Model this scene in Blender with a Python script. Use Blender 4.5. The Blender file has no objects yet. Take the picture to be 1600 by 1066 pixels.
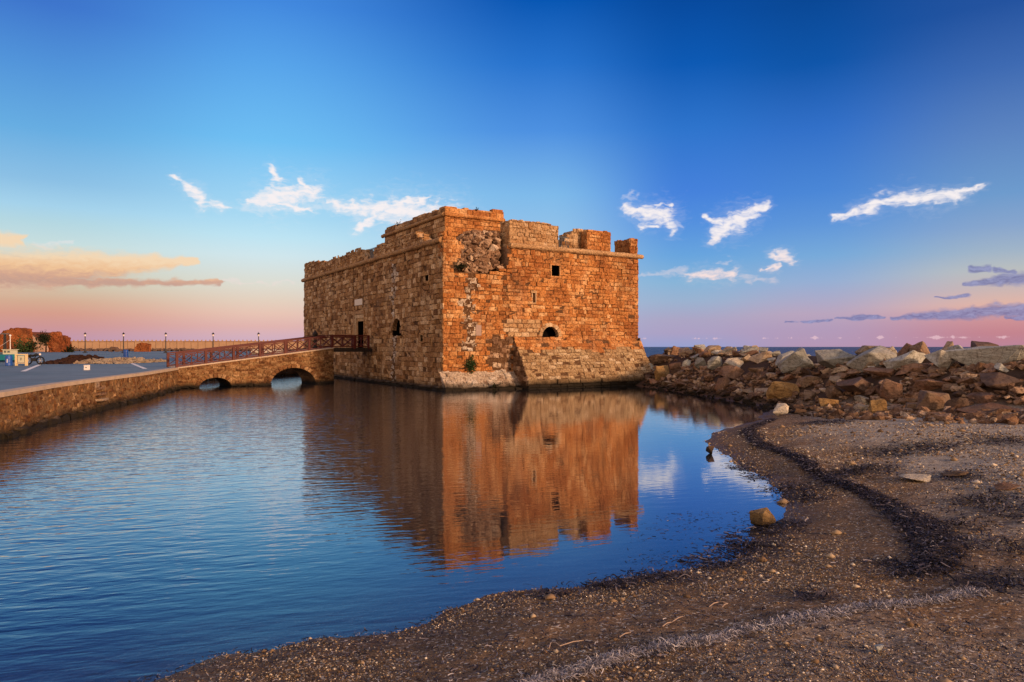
import bpy, bmesh, math, random
import numpy as np
from mathutils import Vector, Matrix, noise as mnoise
R = math.radians
random.seed(7)
rng = np.random.default_rng(7)
SC = bpy.context.scene
COL = SC.collection

# ------------------------------------------------------------------ camera
F = 1099.0; HZ = 542.0; EYE = 3.0           # focal length and horizon in photo pixels, eye height above the water
cam = bpy.data.cameras.new("camera"); camo = bpy.data.objects.new("camera", cam); COL.objects.link(camo)
camo.location = (0, 0, EYE); camo.rotation_euler = (R(90), 0, 0)
cam.sensor_width = 36; cam.lens = 36 * F / 1600; cam.shift_y = (HZ - 533) / 1600
cam.clip_start = 0.1; cam.clip_end = 60000
SC.camera = camo
SC.view_settings.view_transform = 'Standard'; SC.view_settings.look = 'None'
SC.view_settings.exposure = 0; SC.view_settings.gamma = 1
cy = SC.cycles
cy.max_bounces = 6; cy.diffuse_bounces = 3; cy.glossy_bounces = 3; cy.transparent_max_bounces = 8
cy.caustics_reflective = False; cy.caustics_refractive = False

# ------------------------------------------------------------------ node helpers
def lin(c):
    return tuple(((v / 255) / 12.92 if v / 255 <= .04045 else ((v / 255 + .055) / 1.055) ** 2.4) for v in c[:3])
class NT:
    def __init__(s, tree): s.t = tree; s.n = tree.nodes; s.l = tree.links
    def put(s, sock, v):
        if v is None: return
        if isinstance(v, bpy.types.NodeSocket): s.l.new(v, sock)
        else: sock.default_value = v
    def math(s, op, a, b=None, c=None, clamp=False):
        n = s.n.new('ShaderNodeMath'); n.operation = op; n.use_clamp = clamp
        for i, v in enumerate((a, b, c)): s.put(n.inputs[i], v)
        return n.outputs[0]
    def vec(s, op, a, b=None, scale=None):
        n = s.n.new('ShaderNodeVectorMath'); n.operation = op
        s.put(n.inputs[0], a)
        if b is not None: s.put(n.inputs[1], b)
        if scale is not None: s.put(n.inputs['Scale'], scale)
        return n.outputs['Value'] if op in ('LENGTH', 'DOT_PRODUCT', 'DISTANCE') else n.outputs[0]
    def mapr(s, v, a, b, c=0., d=1., smooth=False):
        n = s.n.new('ShaderNodeMapRange'); n.clamp = True
        if smooth: n.interpolation_type = 'SMOOTHSTEP'
        for i, q in enumerate((v, a, b, c, d)): s.put(n.inputs[i], q)
        return n.outputs[0]
    def ramp(s, fac, stops):
        n = s.n.new('ShaderNodeValToRGB'); cr = n.color_ramp
        while len(cr.elements) < len(stops): cr.elements.new(.5)
        for e, (p, c) in zip(cr.elements, stops): e.position = p; e.color = (*c[:3], 1)
        s.put(n.inputs[0], fac); return n.outputs[0]
    def mix(s, f, a, b, mode='MIX'):
        n = s.n.new('ShaderNodeMix'); n.data_type = 'RGBA'; n.blend_type = mode; n.clamp_factor = True
        s.put(n.inputs[0], f)
        s.put(n.inputs[6], (*a, 1) if isinstance(a, tuple) and len(a) == 3 else a)
        s.put(n.inputs[7], (*b, 1) if isinstance(b, tuple) and len(b) == 3 else b)
        return n.outputs[2]
    def noise(s, vec, scale, detail=4, rough=.55, dist=0., color=False):
        n = s.n.new('ShaderNodeTexNoise'); s.put(n.inputs['Vector'], vec)
        n.inputs['Scale'].default_value = scale; n.inputs['Detail'].default_value = detail
        n.inputs['Roughness'].default_value = rough; n.inputs['Distortion'].default_value = dist
        return n.outputs['Color' if color else 'Fac']
    def voro(s, vec, scale, feature='F1', out='Distance'):
        n = s.n.new('ShaderNodeTexVoronoi'); n.feature = feature; s.put(n.inputs['Vector'], vec)
        n.inputs['Scale'].default_value = scale
        return n.outputs[out]
    def mapping(s, vec, scale=(1, 1, 1), rot=(0, 0, 0), loc=(0, 0, 0)):
        n = s.n.new('ShaderNodeMapping'); s.put(n.inputs[0], vec)
        n.inputs['Location'].default_value = loc; n.inputs['Rotation'].default_value = rot; n.inputs['Scale'].default_value = scale
        return n.outputs[0]
    def bump(s, h, dist, strength=1., normal=None):
        n = s.n.new('ShaderNodeBump'); s.put(n.inputs['Height'], h)
        n.inputs['Distance'].default_value = dist; s.put(n.inputs['Strength'], strength)
        if normal is not None: s.put(n.inputs['Normal'], normal)
        return n.outputs[0]

# ------------------------------------------------------------------ sky
def azel(px, py):
    x, y, z = (px - 800) / F, 1., (HZ - py) / F
    return math.degrees(math.atan2(x, y)), math.degrees(math.atan2(z, math.hypot(x, y)))
world = bpy.data.worlds.new("World"); SC.world = world; world.use_nodes = True
w = NT(world.node_tree); w.n.clear()
tc = w.n.new('ShaderNodeTexCoord')
D = w.vec('NORMALIZE', tc.outputs['Generated'])
sx = w.n.new('ShaderNodeSeparateXYZ'); w.l.new(D, sx.inputs[0])
DEG = 180 / math.pi
az = w.math('MULTIPLY', w.math('ARCTAN2', sx.outputs[0], sx.outputs[1]), DEG)
el = w.math('MULTIPLY', w.math('ARCSINE', sx.outputs[2]), DEG)
elp = w.math('DIVIDE', el, 45., clamp=True)
ZEN = (14, 66, 140)
COLS = [
 (60,  [(542,(186,150,180)),(510,(205,150,150)),(490,(213,156,139)),(470,(213,172,146)),(440,(207,200,176)),(380,(200,222,222)),(345,(180,215,226)),(320,(165,210,235)),(280,(140,192,229)),(200,(103,173,226)),(100,(82,148,218)),(0,(62,117,204))]),
 (420, [(542,(198,172,200)),(510,(225,180,175)),(490,(232,196,180)),(470,(228,208,190)),(445,(222,220,208)),(400,(208,230,236)),(370,(190,228,243)),(340,(170,218,243)),(220,(112,191,243)),(100,(88,164,234)),(0,(66,136,222))]),
 (850, [(542,(165,165,205)),(480,(172,188,216)),(400,(160,200,232)),(305,(127,186,234)),(205,(78,145,225)),(100,(40,115,205)),(0,(8,87,179))]),
 (1075,[(542,(152,160,205)),(520,(172,160,195)),(500,(172,165,196)),(470,(155,178,208)),(440,(135,180,216)),(400,(105,165,222)),(350,(85,145,222)),(300,(70,130,220)),(200,(46,116,204)),(100,(14,90,180)),(0,(8,74,158))]),
 (1272,[(542,(180,150,180)),(515,(178,155,186)),(490,(185,165,190)),(470,(172,170,200)),(440,(150,175,212)),(400,(120,170,218)),(350,(95,150,218)),(300,(75,135,215)),(200,(50,112,200)),(100,(16,86,170)),(0,(10,72,150))]),
 (1580,[(542,(186,132,152)),(520,(196,132,142)),(500,(206,146,150)),(475,(225,180,166)),(450,(202,182,180)),(420,(186,190,191)),(390,(160,180,200)),(350,(135,165,205)),(300,(110,155,205)),(205,(92,132,193)),(100,(62,106,178)),(0,(36,83,159))])]
acc = None; prevaz = None
for px, st in COLS:
    stops = []
    for py, c in st:
        stops.append((max(0, azel(px, py)[1]) / 45, lin(c)))
    stops.append((1., lin(ZEN)))
    col = w.ramp(elp, stops); a = azel(px, 400)[0]
    acc = col if acc is None else w.mix(w.mapr(az, prevaz, a, smooth=True), acc, col)
    prevaz = a
# afterglow in the quarter of the sky behind the camera, where the sun stands low
back = w.ramp(w.math('DIVIDE', el, 90., clamp=True), [(0,(1.7,.98,.56)),(.10,(1.65,1.0,.62)),(.30,(1.05,.80,.62)),(.6,(.34,.36,.42)),(1.,lin(ZEN))])
sky = w.mix(w.mapr(w.math('ABSOLUTE', az), 46., 105., smooth=True), acc, back)
# clouds: wisps laid along spines in azimuth / elevation, frayed by noise
cmb = w.n.new('ShaderNodeCombineXYZ'); w.l.new(az, cmb.inputs[0]); w.l.new(el, cmb.inputs[1])
P0v = cmb.outputs[0]
dn = w.vec('SUBTRACT', w.noise(w.mapping(P0v, (1, 1.5, 1)), .9, 2, .5, color=True), (.5, .5, .5))
dn2 = w.vec('SUBTRACT', w.noise(P0v, 4.5, 3, .6, color=True), (.5, .5, .5))
PW = w.vec('ADD', w.vec('ADD', P0v, w.vec('SCALE', dn, scale=1.25)), w.vec('SCALE', dn2, scale=.10))
PS = w.vec('ADD', P0v, w.vec('SCALE', dn, scale=.6))
DEP = [None]
def spine(P, pts, acc, gain=1., fat=1.):
    q = [(*azel(x, y), r * .0521 * fat) for x, y, r in pts]
    for (ax, ay, ra), (bx, by, rb) in zip(q, q[1:]):
        ba = (bx - ax, by - ay, 0); L2 = ba[0] ** 2 + ba[1] ** 2
        if acc is not None or DEP[0] is not None:              # evaluate the wisps one after another (keeps the shader small)
            n_ = w.n.new('ShaderNodeVectorMath'); n_.operation = 'MULTIPLY_ADD'
            w.put(n_.inputs[0], acc if acc is not None else DEP[0]); n_.inputs[1].default_value = (1e-7,)*3; w.put(n_.inputs[2], P); Pq = n_.outputs[0]
        else: Pq = P
        pa = w.vec('SUBTRACT', Pq, (ax, ay, 0))
        t = w.math('MULTIPLY', w.vec('DOT_PRODUCT', pa, (ba[0] / L2, ba[1] / L2, 0)), 1., clamp=True)
        d = w.vec('LENGTH', w.vec('SUBTRACT', pa, w.vec('SCALE', ba, scale=t)))
        v = w.math('SUBTRACT', gain, w.math('DIVIDE', d, w.math('MULTIPLY_ADD', t, rb - ra, ra)))
        acc = v if acc is None else w.math('MAXIMUM', acc, v)
    DEP[0] = acc
    return acc
fb = w.math('SUBTRACT', w.noise(w.vec('ADD', w.mapping(P0v, (.7, 1.9, 1), rot=(0, 0, R(-14))), w.vec('SCALE', dn, scale=1.2)), 1.9, 3, .55), .5)
white = [[(272,275,4),(305,300,8),(320,320,8),(358,322,4)], [(424,266,7),(438,282,7)],
 [(392,315,8),(435,308,19),(490,300,15)], [(470,285,6),(488,298,9)], [(440,316,10),(488,331,5)],
 [(512,316,6),(560,327,13),(625,330,22),(700,340,24)], [(556,358,5),(585,338,9)], [(600,317,8),(668,311,5)],
 [(972,325,5),(1010,333,12),(1042,337,14),(1050,358,7)], [(1000,352,5),(1022,354,5)], [(1020,318,2),(1050,320,4)],
 [(1112,374,6),(1138,353,15),(1168,336,13),(1199,319,5)], [(1095,340,3),(1128,347,7)],
 [(1303,341,4),(1345,331,7),(1375,314,9),(1430,310,10),(1462,311,10),(1500,303,8),(1537,291,3)],
 [(1070,427,6),(1100,430,9),(1145,428,9)], [(1204,398,5),(1225,402,8),(1240,411,5)], [(1194,421,3),(1216,418,5)]]
faint = [[(500,318,14),(580,345,16)], [(380,322,16),(495,325,16)], [(300,440,4),(470,443,4)], [(60,381,6),(115,381,6)],
 [(1004,428,5),(1070,424,11)], [(1100,416,3),(1140,408,4)], [(1145,432,8),(1208,438,6)], [(976,310,8),(996,306,8)], [(1030,345,16),(1062,352,8)], [(1170,440,6),(1208,438,8)]]
dark = [[(1395,498,3),(1440,493,7),(1500,490,9),(1555,484,12),(1640,489,10)], [(1508,444,3),(1555,438,8),(1640,433,11)],
 [(1306,498,2),(1345,496,5),(1384,497,2)], [(1228,502,2),(1300,500,3)], [(1462,464,2),(1514,463,4)], [(1518,421,5),(1545,420,5)], [(1555,421,5),(1585,425,3)], [(1570,497,3),(1640,499,5)]]
peach = [[(-260,425,36),(60,421,31),(180,414,20),(310,407,5)], [(60,440,8),(340,441,5)], [(-20,374,12),(34,376,8)]]
wcol = w.mix(w.mapr(el, 4., 9.), lin((244, 216, 212)), (.93, .87, .88))
fbs = w.noise(w.vec('ADD', w.mapping(P0v, (.8, 2.6, 1), rot=(0, 0, R(-14))), w.vec('SCALE', dn, scale=1.6)), 2.4, 7, .74)
def whites(sky, side):
    sel = lambda L: [q for q in L if (q[0][0] < 800) == (side < 0)]
    A = None
    for s_ in sel(white): A = spine(PW, s_, A, 1., 1.35)
    A0 = A
    body = w.math('ADD', A, w.math('MULTIPLY', fb, 1.5))
    m = w.mapr(body, -.1, 1.05, smooth=True)
    m = w.math('MULTIPLY', m, w.mapr(w.math('ADD', fbs, w.math('MULTIPLY', m, .35)), .30, .62, .35, 1.))
    A = None
    for s_ in sel(faint): A = spine(PW, s_, A)
    f = w.math('MULTIPLY', w.mapr(w.math('ADD', A, w.math('MULTIPLY', fb, 1.9)), 0., 1., smooth=True), .34)
    v = w.math('MULTIPLY', w.mapr(w.math('ADD', A0, w.math('MULTIPLY', fb, 3.2)), -1.0, 1.0, smooth=True), .13)
    return w.mix(w.math('MAXIMUM', w.math('MAXIMUM', m, f), v), sky, wcol)
# left half: white wisps and the long peach bank
DEP[0] = None; L_ = whites(sky, -1); A = None
for s_ in peach: A = spine(w.vec('ADD', P0v, w.vec('MULTIPLY', dn, (2.5, .75, 0))), s_, A)
mp = w.mapr(w.math('ADD', A, w.math('MULTIPLY', fb, .6)), -.2, .65, smooth=True)
pc = w.ramp(w.mapr(w.math('ADD', el, w.math('MULTIPLY', fb, 1.3)), 3.6, 6.2), [(0, lin((226,178,150))), (.32, lin((196,150,136))), (.5, lin((214,160,134))), (.72, lin((244,192,142))), (1, lin((250,214,172)))])
L_ = w.mix(w.math('MULTIPLY', mp, .85), L_, pc)
# right half: white wisps, blue-grey banks, the row of tiny far cumulus over the sea
DEP[0] = None; R_ = whites(sky, 1)
row = w.math('SUBTRACT', w.noise(w.mapping(P0v, (1, .6, 1)), 1.15, 4, .6), .52)
rm = w.math('SUBTRACT', .14, w.math('ABSOLUTE', w.math('SUBTRACT', el, .66)))
rm = w.mapr(w.math('ADD', w.math('MULTIPLY', rm, 1.0), row), .13, .2)
rm = w.math('MULTIPLY', rm, w.mapr(az, 8., 11.))
R_ = w.mix(w.math('MULTIPLY', rm, .6), R_, lin((238, 200, 208)))
A = None
for s_ in dark: A = spine(PS, s_, A)
dens = w.math('ADD', A, w.math('MULTIPLY', fb, .9))
md = w.math('MULTIPLY', w.mapr(dens, -.15, .6, smooth=True), .85)
R_ = w.mix(md, R_, w.mix(w.mapr(w.math('ADD', fbs, w.math('MULTIPLY', fb, .8)), .3, .75), lin((106, 108, 158)), lin((150, 154, 198))))
def bgn(c):
    b = w.n.new('ShaderNodeBackground'); w.put(b.inputs[0], c); return b.outputs[0]
def mixs(f, a, b):
    m = w.n.new('ShaderNodeMixShader'); w.put(m.inputs[0], f); w.l.new(a, m.inputs[1]); w.l.new(b, m.inputs[2]); return m.outputs[0]
band = w.math('MULTIPLY', w.math('GREATER_THAN', el, .05), w.math('LESS_THAN', el, 16.5))
fl_ = w.math('MULTIPLY', band, w.math('MULTIPLY', w.math('LESS_THAN', az, -2.), w.math('GREATER_THAN', az, -56.)))
fr_ = w.math('MULTIPLY', band, w.math('MULTIPLY', w.math('GREATER_THAN', az, 6.), w.math('LESS_THAN', az, 46.)))
sh = mixs(fr_, mixs(fl_, bgn(sky), bgn(L_)), bgn(R_))
wo = w.n.new('ShaderNodeOutputWorld'); w.l.new(sh, wo.inputs[0])

# ------------------------------------------------------------------ sun: low, behind the camera on the right
sd_ = Vector((.78, -.585, .23)).normalized()
sl = bpy.data.lights.new("sun", 'SUN'); sl.energy = 4.7; sl.angle = R(7); sl.color = (1., .60, .33)
so = bpy.data.objects.new("sun", sl); COL.objects.link(so); so.rotation_euler = sd_.to_track_quat('Z', 'Y').to_euler()
so.location = sd_ * 60

# ------------------------------------------------------------------ materials
MATS = {}
def mat(name, fn):
    m = bpy.data.materials.new(name); m.use_nodes = True
    t = NT(m.node_tree); t.n.clear()
    t.out = t.n.new('ShaderNodeOutputMaterial'); t.geo = t.n.new('ShaderNodeNewGeometry'); t.tc = t.n.new('ShaderNodeTexCoord')
    t.pos = t.geo.outputs['Position']; t.obj = t.tc.outputs['Object']; t.isl = t.geo.outputs['Random Per Island']
    b = t.n.new('ShaderNodeBsdfPrincipled'); t.b = b; t.l.new(b.outputs[0], t.out.inputs[0])
    b.inputs['Roughness'].default_value = .9; b.inputs['Specular IOR Level'].default_value = .2
    fn(t); MATS[name] = m; return m
def setc(t, c): t.put(t.b.inputs['Base Color'], (*c, 1) if isinstance(c, tuple) and len(c) == 3 else c)
def plain(c, rough=.8, spec=.3, var=.25, sc=6.):
    def fn(t):
        n = t.noise(t.obj, sc, 4)
        setc(t, t.mix(n, tuple(v * (1 - var) for v in c), tuple(min(1, v * (1 + var)) for v in c)))
        t.b.inputs['Roughness'].default_value = rough; t.b.inputs['Specular IOR Level'].default_value = spec
    return fn
def algae(t, c, z0=.15, z1=.6):                                   # dark weed line just above the water
    s = t.n.new('ShaderNodeSeparateXYZ'); t.l.new(t.pos, s.inputs[0])
    h = t.math('ADD', s.outputs[2], t.math('MULTIPLY', t.math('SUBTRACT', t.noise(t.pos, 1.3, 4), .5), .5))
    return t.mix(t.mapr(h, z0, z1), (.018, .014, .010), c)
def stone(ramp, stain=(.18, .075, .03), stainamt=.6, pale=(.5, .4, .3), paleamt=.3, bumpd=.03, zal=(.15, .6), sc=1.):
    def fn(t):
        c = t.ramp(t.isl, ramp)
        c = t.mix(t.math('MULTIPLY', t.mapr(t.noise(t.pos, .45 * sc, 5, .6), .45, .68), stainamt), c, stain)
        c = t.mix(t.math('MULTIPLY', t.mapr(t.noise(t.mapping(t.pos, (1, 1, .7), loc=(9, 3, 1)), .6 * sc, 5, .65), .52, .7), paleamt), c, pale)
        st = t.noise(t.mapping(t.pos, (1, 1, .3), loc=(4, 7, 2)), .9 * sc, 5, .65)
        c = t.mix(t.math('MULTIPLY', t.mapr(st, .52, .70), stainamt * .8), c, t.mix(.7, c, (.07, .03, .014)))
        f = t.noise(t.pos, 8 * sc, 7, .78)
        c = t.mix(t.mapr(f, .37, .54), t.mix(.85, c, (.05, .02, .01)), c)      # pitted, weathered grain
        c = t.mix(t.math('MULTIPLY', t.mapr(f, .52, .72), .35), c, t.mix(.5, c, (.75, .55, .36)))
        if zal: c = algae(t, c, *zal)
        setc(t, c)
        h = t.math('ADD', f, t.math('MULTIPLY', t.noise(t.pos, 28 * sc, 3), .4))
        t.put(t.b.inputs['Normal'], t.bump(h, bumpd * 2.5, .9))
    return fn
SUN_RAMP = [(0, (.34,.125,.035)), (.3, (.46,.18,.05)), (.6, (.55,.245,.08)), (.85, (.62,.32,.13)), (1, (.70,.43,.22))]  # castle stone on sunward sides, sunlit tone put into the colour
SHD_RAMP = [(0, (.16,.075,.028)), (.35, (.34,.18,.075)), (.7, (.48,.29,.14)), (1, (.70,.50,.32))]  # same stone on sides away from the sun, shade put into the colour
mat('ashlar_orange_lit', stone(SUN_RAMP, (.25,.08,.022), .85, (.62,.36,.19), .5))
mat('ashlar_brown_shade', stone(SHD_RAMP, (.27,.13,.055), .65, (.58,.44,.29), .5))
mat('ashlar_pale', stone([(0,(.38,.21,.10)),(.4,(.48,.30,.16)),(.8,(.56,.38,.22)),(1,(.68,.52,.36))], (.34,.17,.07), .5, (.55,.42,.28), .4))
mat('talus_stone', stone([(0,(.30,.19,.10)),(.4,(.38,.255,.14)),(.8,(.46,.33,.19)),(1,(.68,.54,.38))], (.26,.15,.07), .6, (.46,.37,.24), .5, zal=(.3,.85)))
mat('rubble_white', stone([(0,(.36,.25,.18)),(.4,(.58,.46,.36)),(1,(.82,.72,.62))], (.3,.19,.12), .35, (.8,.7,.6), .6, bumpd=.06))
mat('scar_grey', stone([(0,(.30,.24,.20)),(.4,(.55,.46,.40)),(1,(.85,.76,.69))], (.12,.08,.06), .4, (.75,.66,.6), .5))
mat('rubble_dark', stone([(0,(.12,.07,.045)),(.5,(.27,.16,.10)),(.8,(.42,.28,.19)),(1,(.62,.48,.36))], (.14,.07,.04), .4, (.4,.3,.22), .3))
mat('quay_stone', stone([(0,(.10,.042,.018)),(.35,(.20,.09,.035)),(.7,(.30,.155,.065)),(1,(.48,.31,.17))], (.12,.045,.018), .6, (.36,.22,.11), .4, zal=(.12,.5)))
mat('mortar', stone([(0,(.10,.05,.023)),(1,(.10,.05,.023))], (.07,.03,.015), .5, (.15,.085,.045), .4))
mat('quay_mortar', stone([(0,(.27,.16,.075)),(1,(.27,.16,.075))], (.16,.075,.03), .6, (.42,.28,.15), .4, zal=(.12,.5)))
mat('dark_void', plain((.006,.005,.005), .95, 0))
mat('coping', plain((.46,.36,.28), .85, .2, .3, 2.))
mat('roof_floor', plain((.35,.22,.13), .9, .1))
mat('black_iron', plain((.012,.011,.012), .5, .4))
mat('rail_iron', plain((.10,.12,.15), .5, .4))
mat('red_wood', plain((.080,.012,.009), .6, .3, .4, 3.))
mat('dark_wood', plain((.018,.012,.010), .6, .3))
mat('plaque_white', plain((.62,.55,.5), .6, .3, .15, 8))
mat('plaque_grey', plain((.30,.22,.20), .8, .2, .2, 5))
mat('seawall_concrete', plain((.40,.26,.17), .9, .1, .25, .6))
mat('white_paint', plain((.72,.70,.72), .7, .2, .12))
mat('blue_plastic', plain((.012,.075,.36), .4, .5, .25, 4))
mat('teal_paint', plain((.02,.22,.30), .5, .4))
mat('cream_paint', plain((.66,.52,.30), .6, .3, .12))
mat('board_face', plain((.52,.50,.38), .6, .3, .15, 9))
mat('ink', plain((.10,.13,.13), .7, .2))
mat('rubber', plain((.012,.012,.013), .8, .2))
mat('chrome', plain((.35,.35,.36), .3, .6))
mat('net', plain((.035,.018,.014), .95, .05, .6, 9))
mat('lamp_glass', plain((.75,.66,.66), .3, .5, .05))
mat('leaf', plain((.030,.055,.018), .8, .15, .5, 3))
mat('leaf_dark', plain((.014,.018,.008), .85, .1, .5, 3))
mat('bark', plain((.05,.03,.02), .9, .1))
mat('house_wall', plain((.42,.27,.20), .9, .1))
mat('house_roof', plain((.14,.05,.03), .9, .1))
mat('ruin', stone([(0,(.22,.055,.014)),(1,(.32,.095,.024))], (.07,.02,.01), .95, (.48,.2,.07), .5, zal=None, sc=.5))
def f_plaza(t):
    n = t.noise(t.mapping(t.pos, (1, .35, 1)), .09, 5, .6); f = t.noise(t.pos, 3., 5)
    c = t.mix(t.mapr(n, .35, .65), (.085,.135,.165), (.155,.20,.235))
    c = t.mix(t.math('MULTIPLY', f, .35), c, (.10,.12,.14))
    bk = t.n.new('ShaderNodeTexBrick'); t.put(bk.inputs['Vector'], t.mapping(t.pos, rot=(0, 0, R(13)))); bk.inputs['Scale'].default_value = .3; bk.inputs['Mortar Size'].default_value = .012; bk.inputs['Color1'].default_value = (.85,.85,.85,1); bk.inputs['Color2'].default_value = (1.12,1.12,1.12,1); bk.inputs['Mortar'].default_value = (.5,.5,.5,1)
    c = t.mix(.8, c, bk.outputs['Color'], 'MULTIPLY')
    st = t.noise(t.mapping(t.pos, (1, .5, 1), loc=(5, 5, 0)), .35, 5, .65); c = t.mix(t.math('MULTIPLY', t.mapr(st, .56, .66), .5), c, (.06,.07,.08))
    setc(t, c)
    t.b.inputs['Roughness'].default_value = .62; t.b.inputs['Specular IOR Level'].default_value = .45
mat('plaza_paving', f_plaza)
def rockmat(c0, c1, rust, rustamt, dark=(.05,.03,.022), bd=.12):
    def fn(t):
        oi = t.n.new('ShaderNodeObjectInfo'); rnd = oi.outputs['Random']
        p = t.vec('ADD', t.pos, t.vec('SCALE', (13., 7., 5.), scale=rnd))
        c = t.mix(t.mapr(t.noise(p, 1.3, 5, .6), .3, .7), c0, c1)
        c = t.mix(t.math('MULTIPLY', t.mapr(t.noise(p, .9, 4, .6, .4), .48, .66), rustamt), c, rust)
        g = t.noise(p, 7., 6, .7); v = t.voro(p, 3.2, 'DISTANCE_TO_EDGE')
        c = t.mix(t.mapr(g, .34, .5), t.mix(.6, c, dark), c)
        c = t.mix(t.mapr(v, 0., .05), t.mix(.5, c, dark), c)
        hsv = t.n.new('ShaderNodeHueSaturation'); t.put(hsv.inputs['Value'], t.mapr(rnd, 0, 1, .72, 1.25)); t.l.new(c, hsv.inputs['Color'])
        setc(t, algae(t, hsv.outputs[0], .02, .35))
        lay = t.noise(t.mapping(p, (1, 1, 5), rot=(.25, .1, 0)), 1.4, 5, .65)
        h = t.math('ADD', t.math('MULTIPLY', g, .6), lay)
        t.put(t.b.inputs['Normal'], t.bump(h, bd, .9))
    return fn
mat('rock_grey', rockmat((.31,.32,.30), (.47,.475,.45), (.26,.14,.07), .2, (.09,.075,.06)))
mat('rock_tan', rockmat((.32,.25,.18), (.47,.38,.29), (.30,.15,.07), .35))
mat('rock_brown', rockmat((.17,.115,.08), (.31,.22,.155), (.26,.11,.05), .4))
mat('rock_red', rockmat((.22,.125,.08), (.34,.215,.15), (.25,.095,.045), .45))
mat('rock_dark', rockmat((.09,.06,.048), (.17,.115,.09), (.16,.07,.04), .5))
mat('rock_white', rockmat((.46,.40,.31), (.60,.53,.43), (.4,.27,.15), .15))
mat('rock_yellow', rockmat((.30,.18,.07), (.42,.28,.13), (.22,.11,.04), .4))
def f_ground(t):
    s = t.n.new('ShaderNodeSeparateXYZ'); t.l.new(t.pos, s.inputs[0])
    fine = t.noise(t.pos, 55., 4, .75); med = t.noise(t.pos, 5., 5, .65); big = t.noise(t.mapping(t.pos, loc=(3, 8, 0)), .55, 5, .6)
    dy = t.n.new('ShaderNodeAttribute'); dy.attribute_name = 'dry'
    c = t.mix(t.mapr(t.math('ADD', dy.outputs['Fac'], t.math('MULTIPLY', t.math('SUBTRACT', big, .5), 1.6)), .2, .8), (.25,.15,.08), (.40,.35,.295))
    c = t.mix(t.math('MULTIPLY', t.mapr(med, .5, .72), .75), c, (.12,.085,.06))
    c = t.mix(t.mapr(fine, .36, .52), t.mix(.72, c, (.03,.02,.014)), c)
    c = t.mix(t.mapr(fine, .60, .72), c, (.48,.41,.33))
    v = t.voro(t.pos, 38., 'F1', 'Color'); vs = t.n.new('ShaderNodeSeparateColor'); t.l.new(v, vs.inputs[0])
    c = t.mix(t.mapr(vs.outputs[0], .90, .97), c, (.55,.47,.38))
    at = t.n.new('ShaderNodeAttribute'); at.attribute_name = 'weed'
    wd = t.math('MULTIPLY', at.outputs['Fac'], t.mapr(t.noise(t.mapping(t.pos, (1, 2.2, 1)), 7., 5, .7), .3, .55))
    c = t.mix(wd, c, (.028,.024,.026))
    z = t.math('ADD', s.outputs[2], t.math('MULTIPLY', t.math('SUBTRACT', med, .5), .12))
    c = t.mix(t.mapr(z, .0, .17), t.mix(.6, c, (.035,.02,.01)), c)        # wet strip
    c = t.mix(t.mapr(s.outputs[2], -1.0, -.25), (.022,.035,.045), c)           # bed turns dark blue-grey with depth
    bk = t.n.new('ShaderNodeAttribute'); bk.attribute_name = 'bank'
    c = t.mix(bk.outputs['Fac'], c, t.mix(med, (.03,.018,.013), (.095,.058,.04)))
    setc(t, c)
    t.put(t.b.inputs['Roughness'], t.mapr(z, 0., .12, .45, .95))
    h = t.math('ADD', t.math('MULTIPLY', fine, .5), t.math('MULTIPLY', vs.outputs[1], .45))
    n1 = t.bump(med, .08, .8)
    t.put(t.b.inputs['Normal'], t.bump(h, .02, 1., n1))
mat('beach', f_ground)
def f_pebble(t):
    setc(t, t.ramp(t.isl, [(0,(.06,.04,.028)),(.35,(.20,.125,.07)),(.7,(.34,.25,.165)),(.9,(.48,.40,.31)),(1,(.74,.66,.56))]))
mat('pebble', f_pebble)
def f_weed(c):
    def fn(t):
        setc(t, t.ramp(t.isl, c)); t.b.inputs['Roughness'].default_value = .7
    return fn
mat('weed_dark', f_weed([(0,(.012,.010,.014)),(.6,(.035,.028,.036)),(.88,(.07,.06,.075)),(1,(.26,.23,.25))]))
mat('weed_pale', f_weed([(0,(.06,.05,.053)),(.4,(.22,.195,.205)),(.8,(.44,.40,.42)),(1,(.64,.6,.6))]))
mat('twig', plain((.40,.30,.24), .8, .1))
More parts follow.
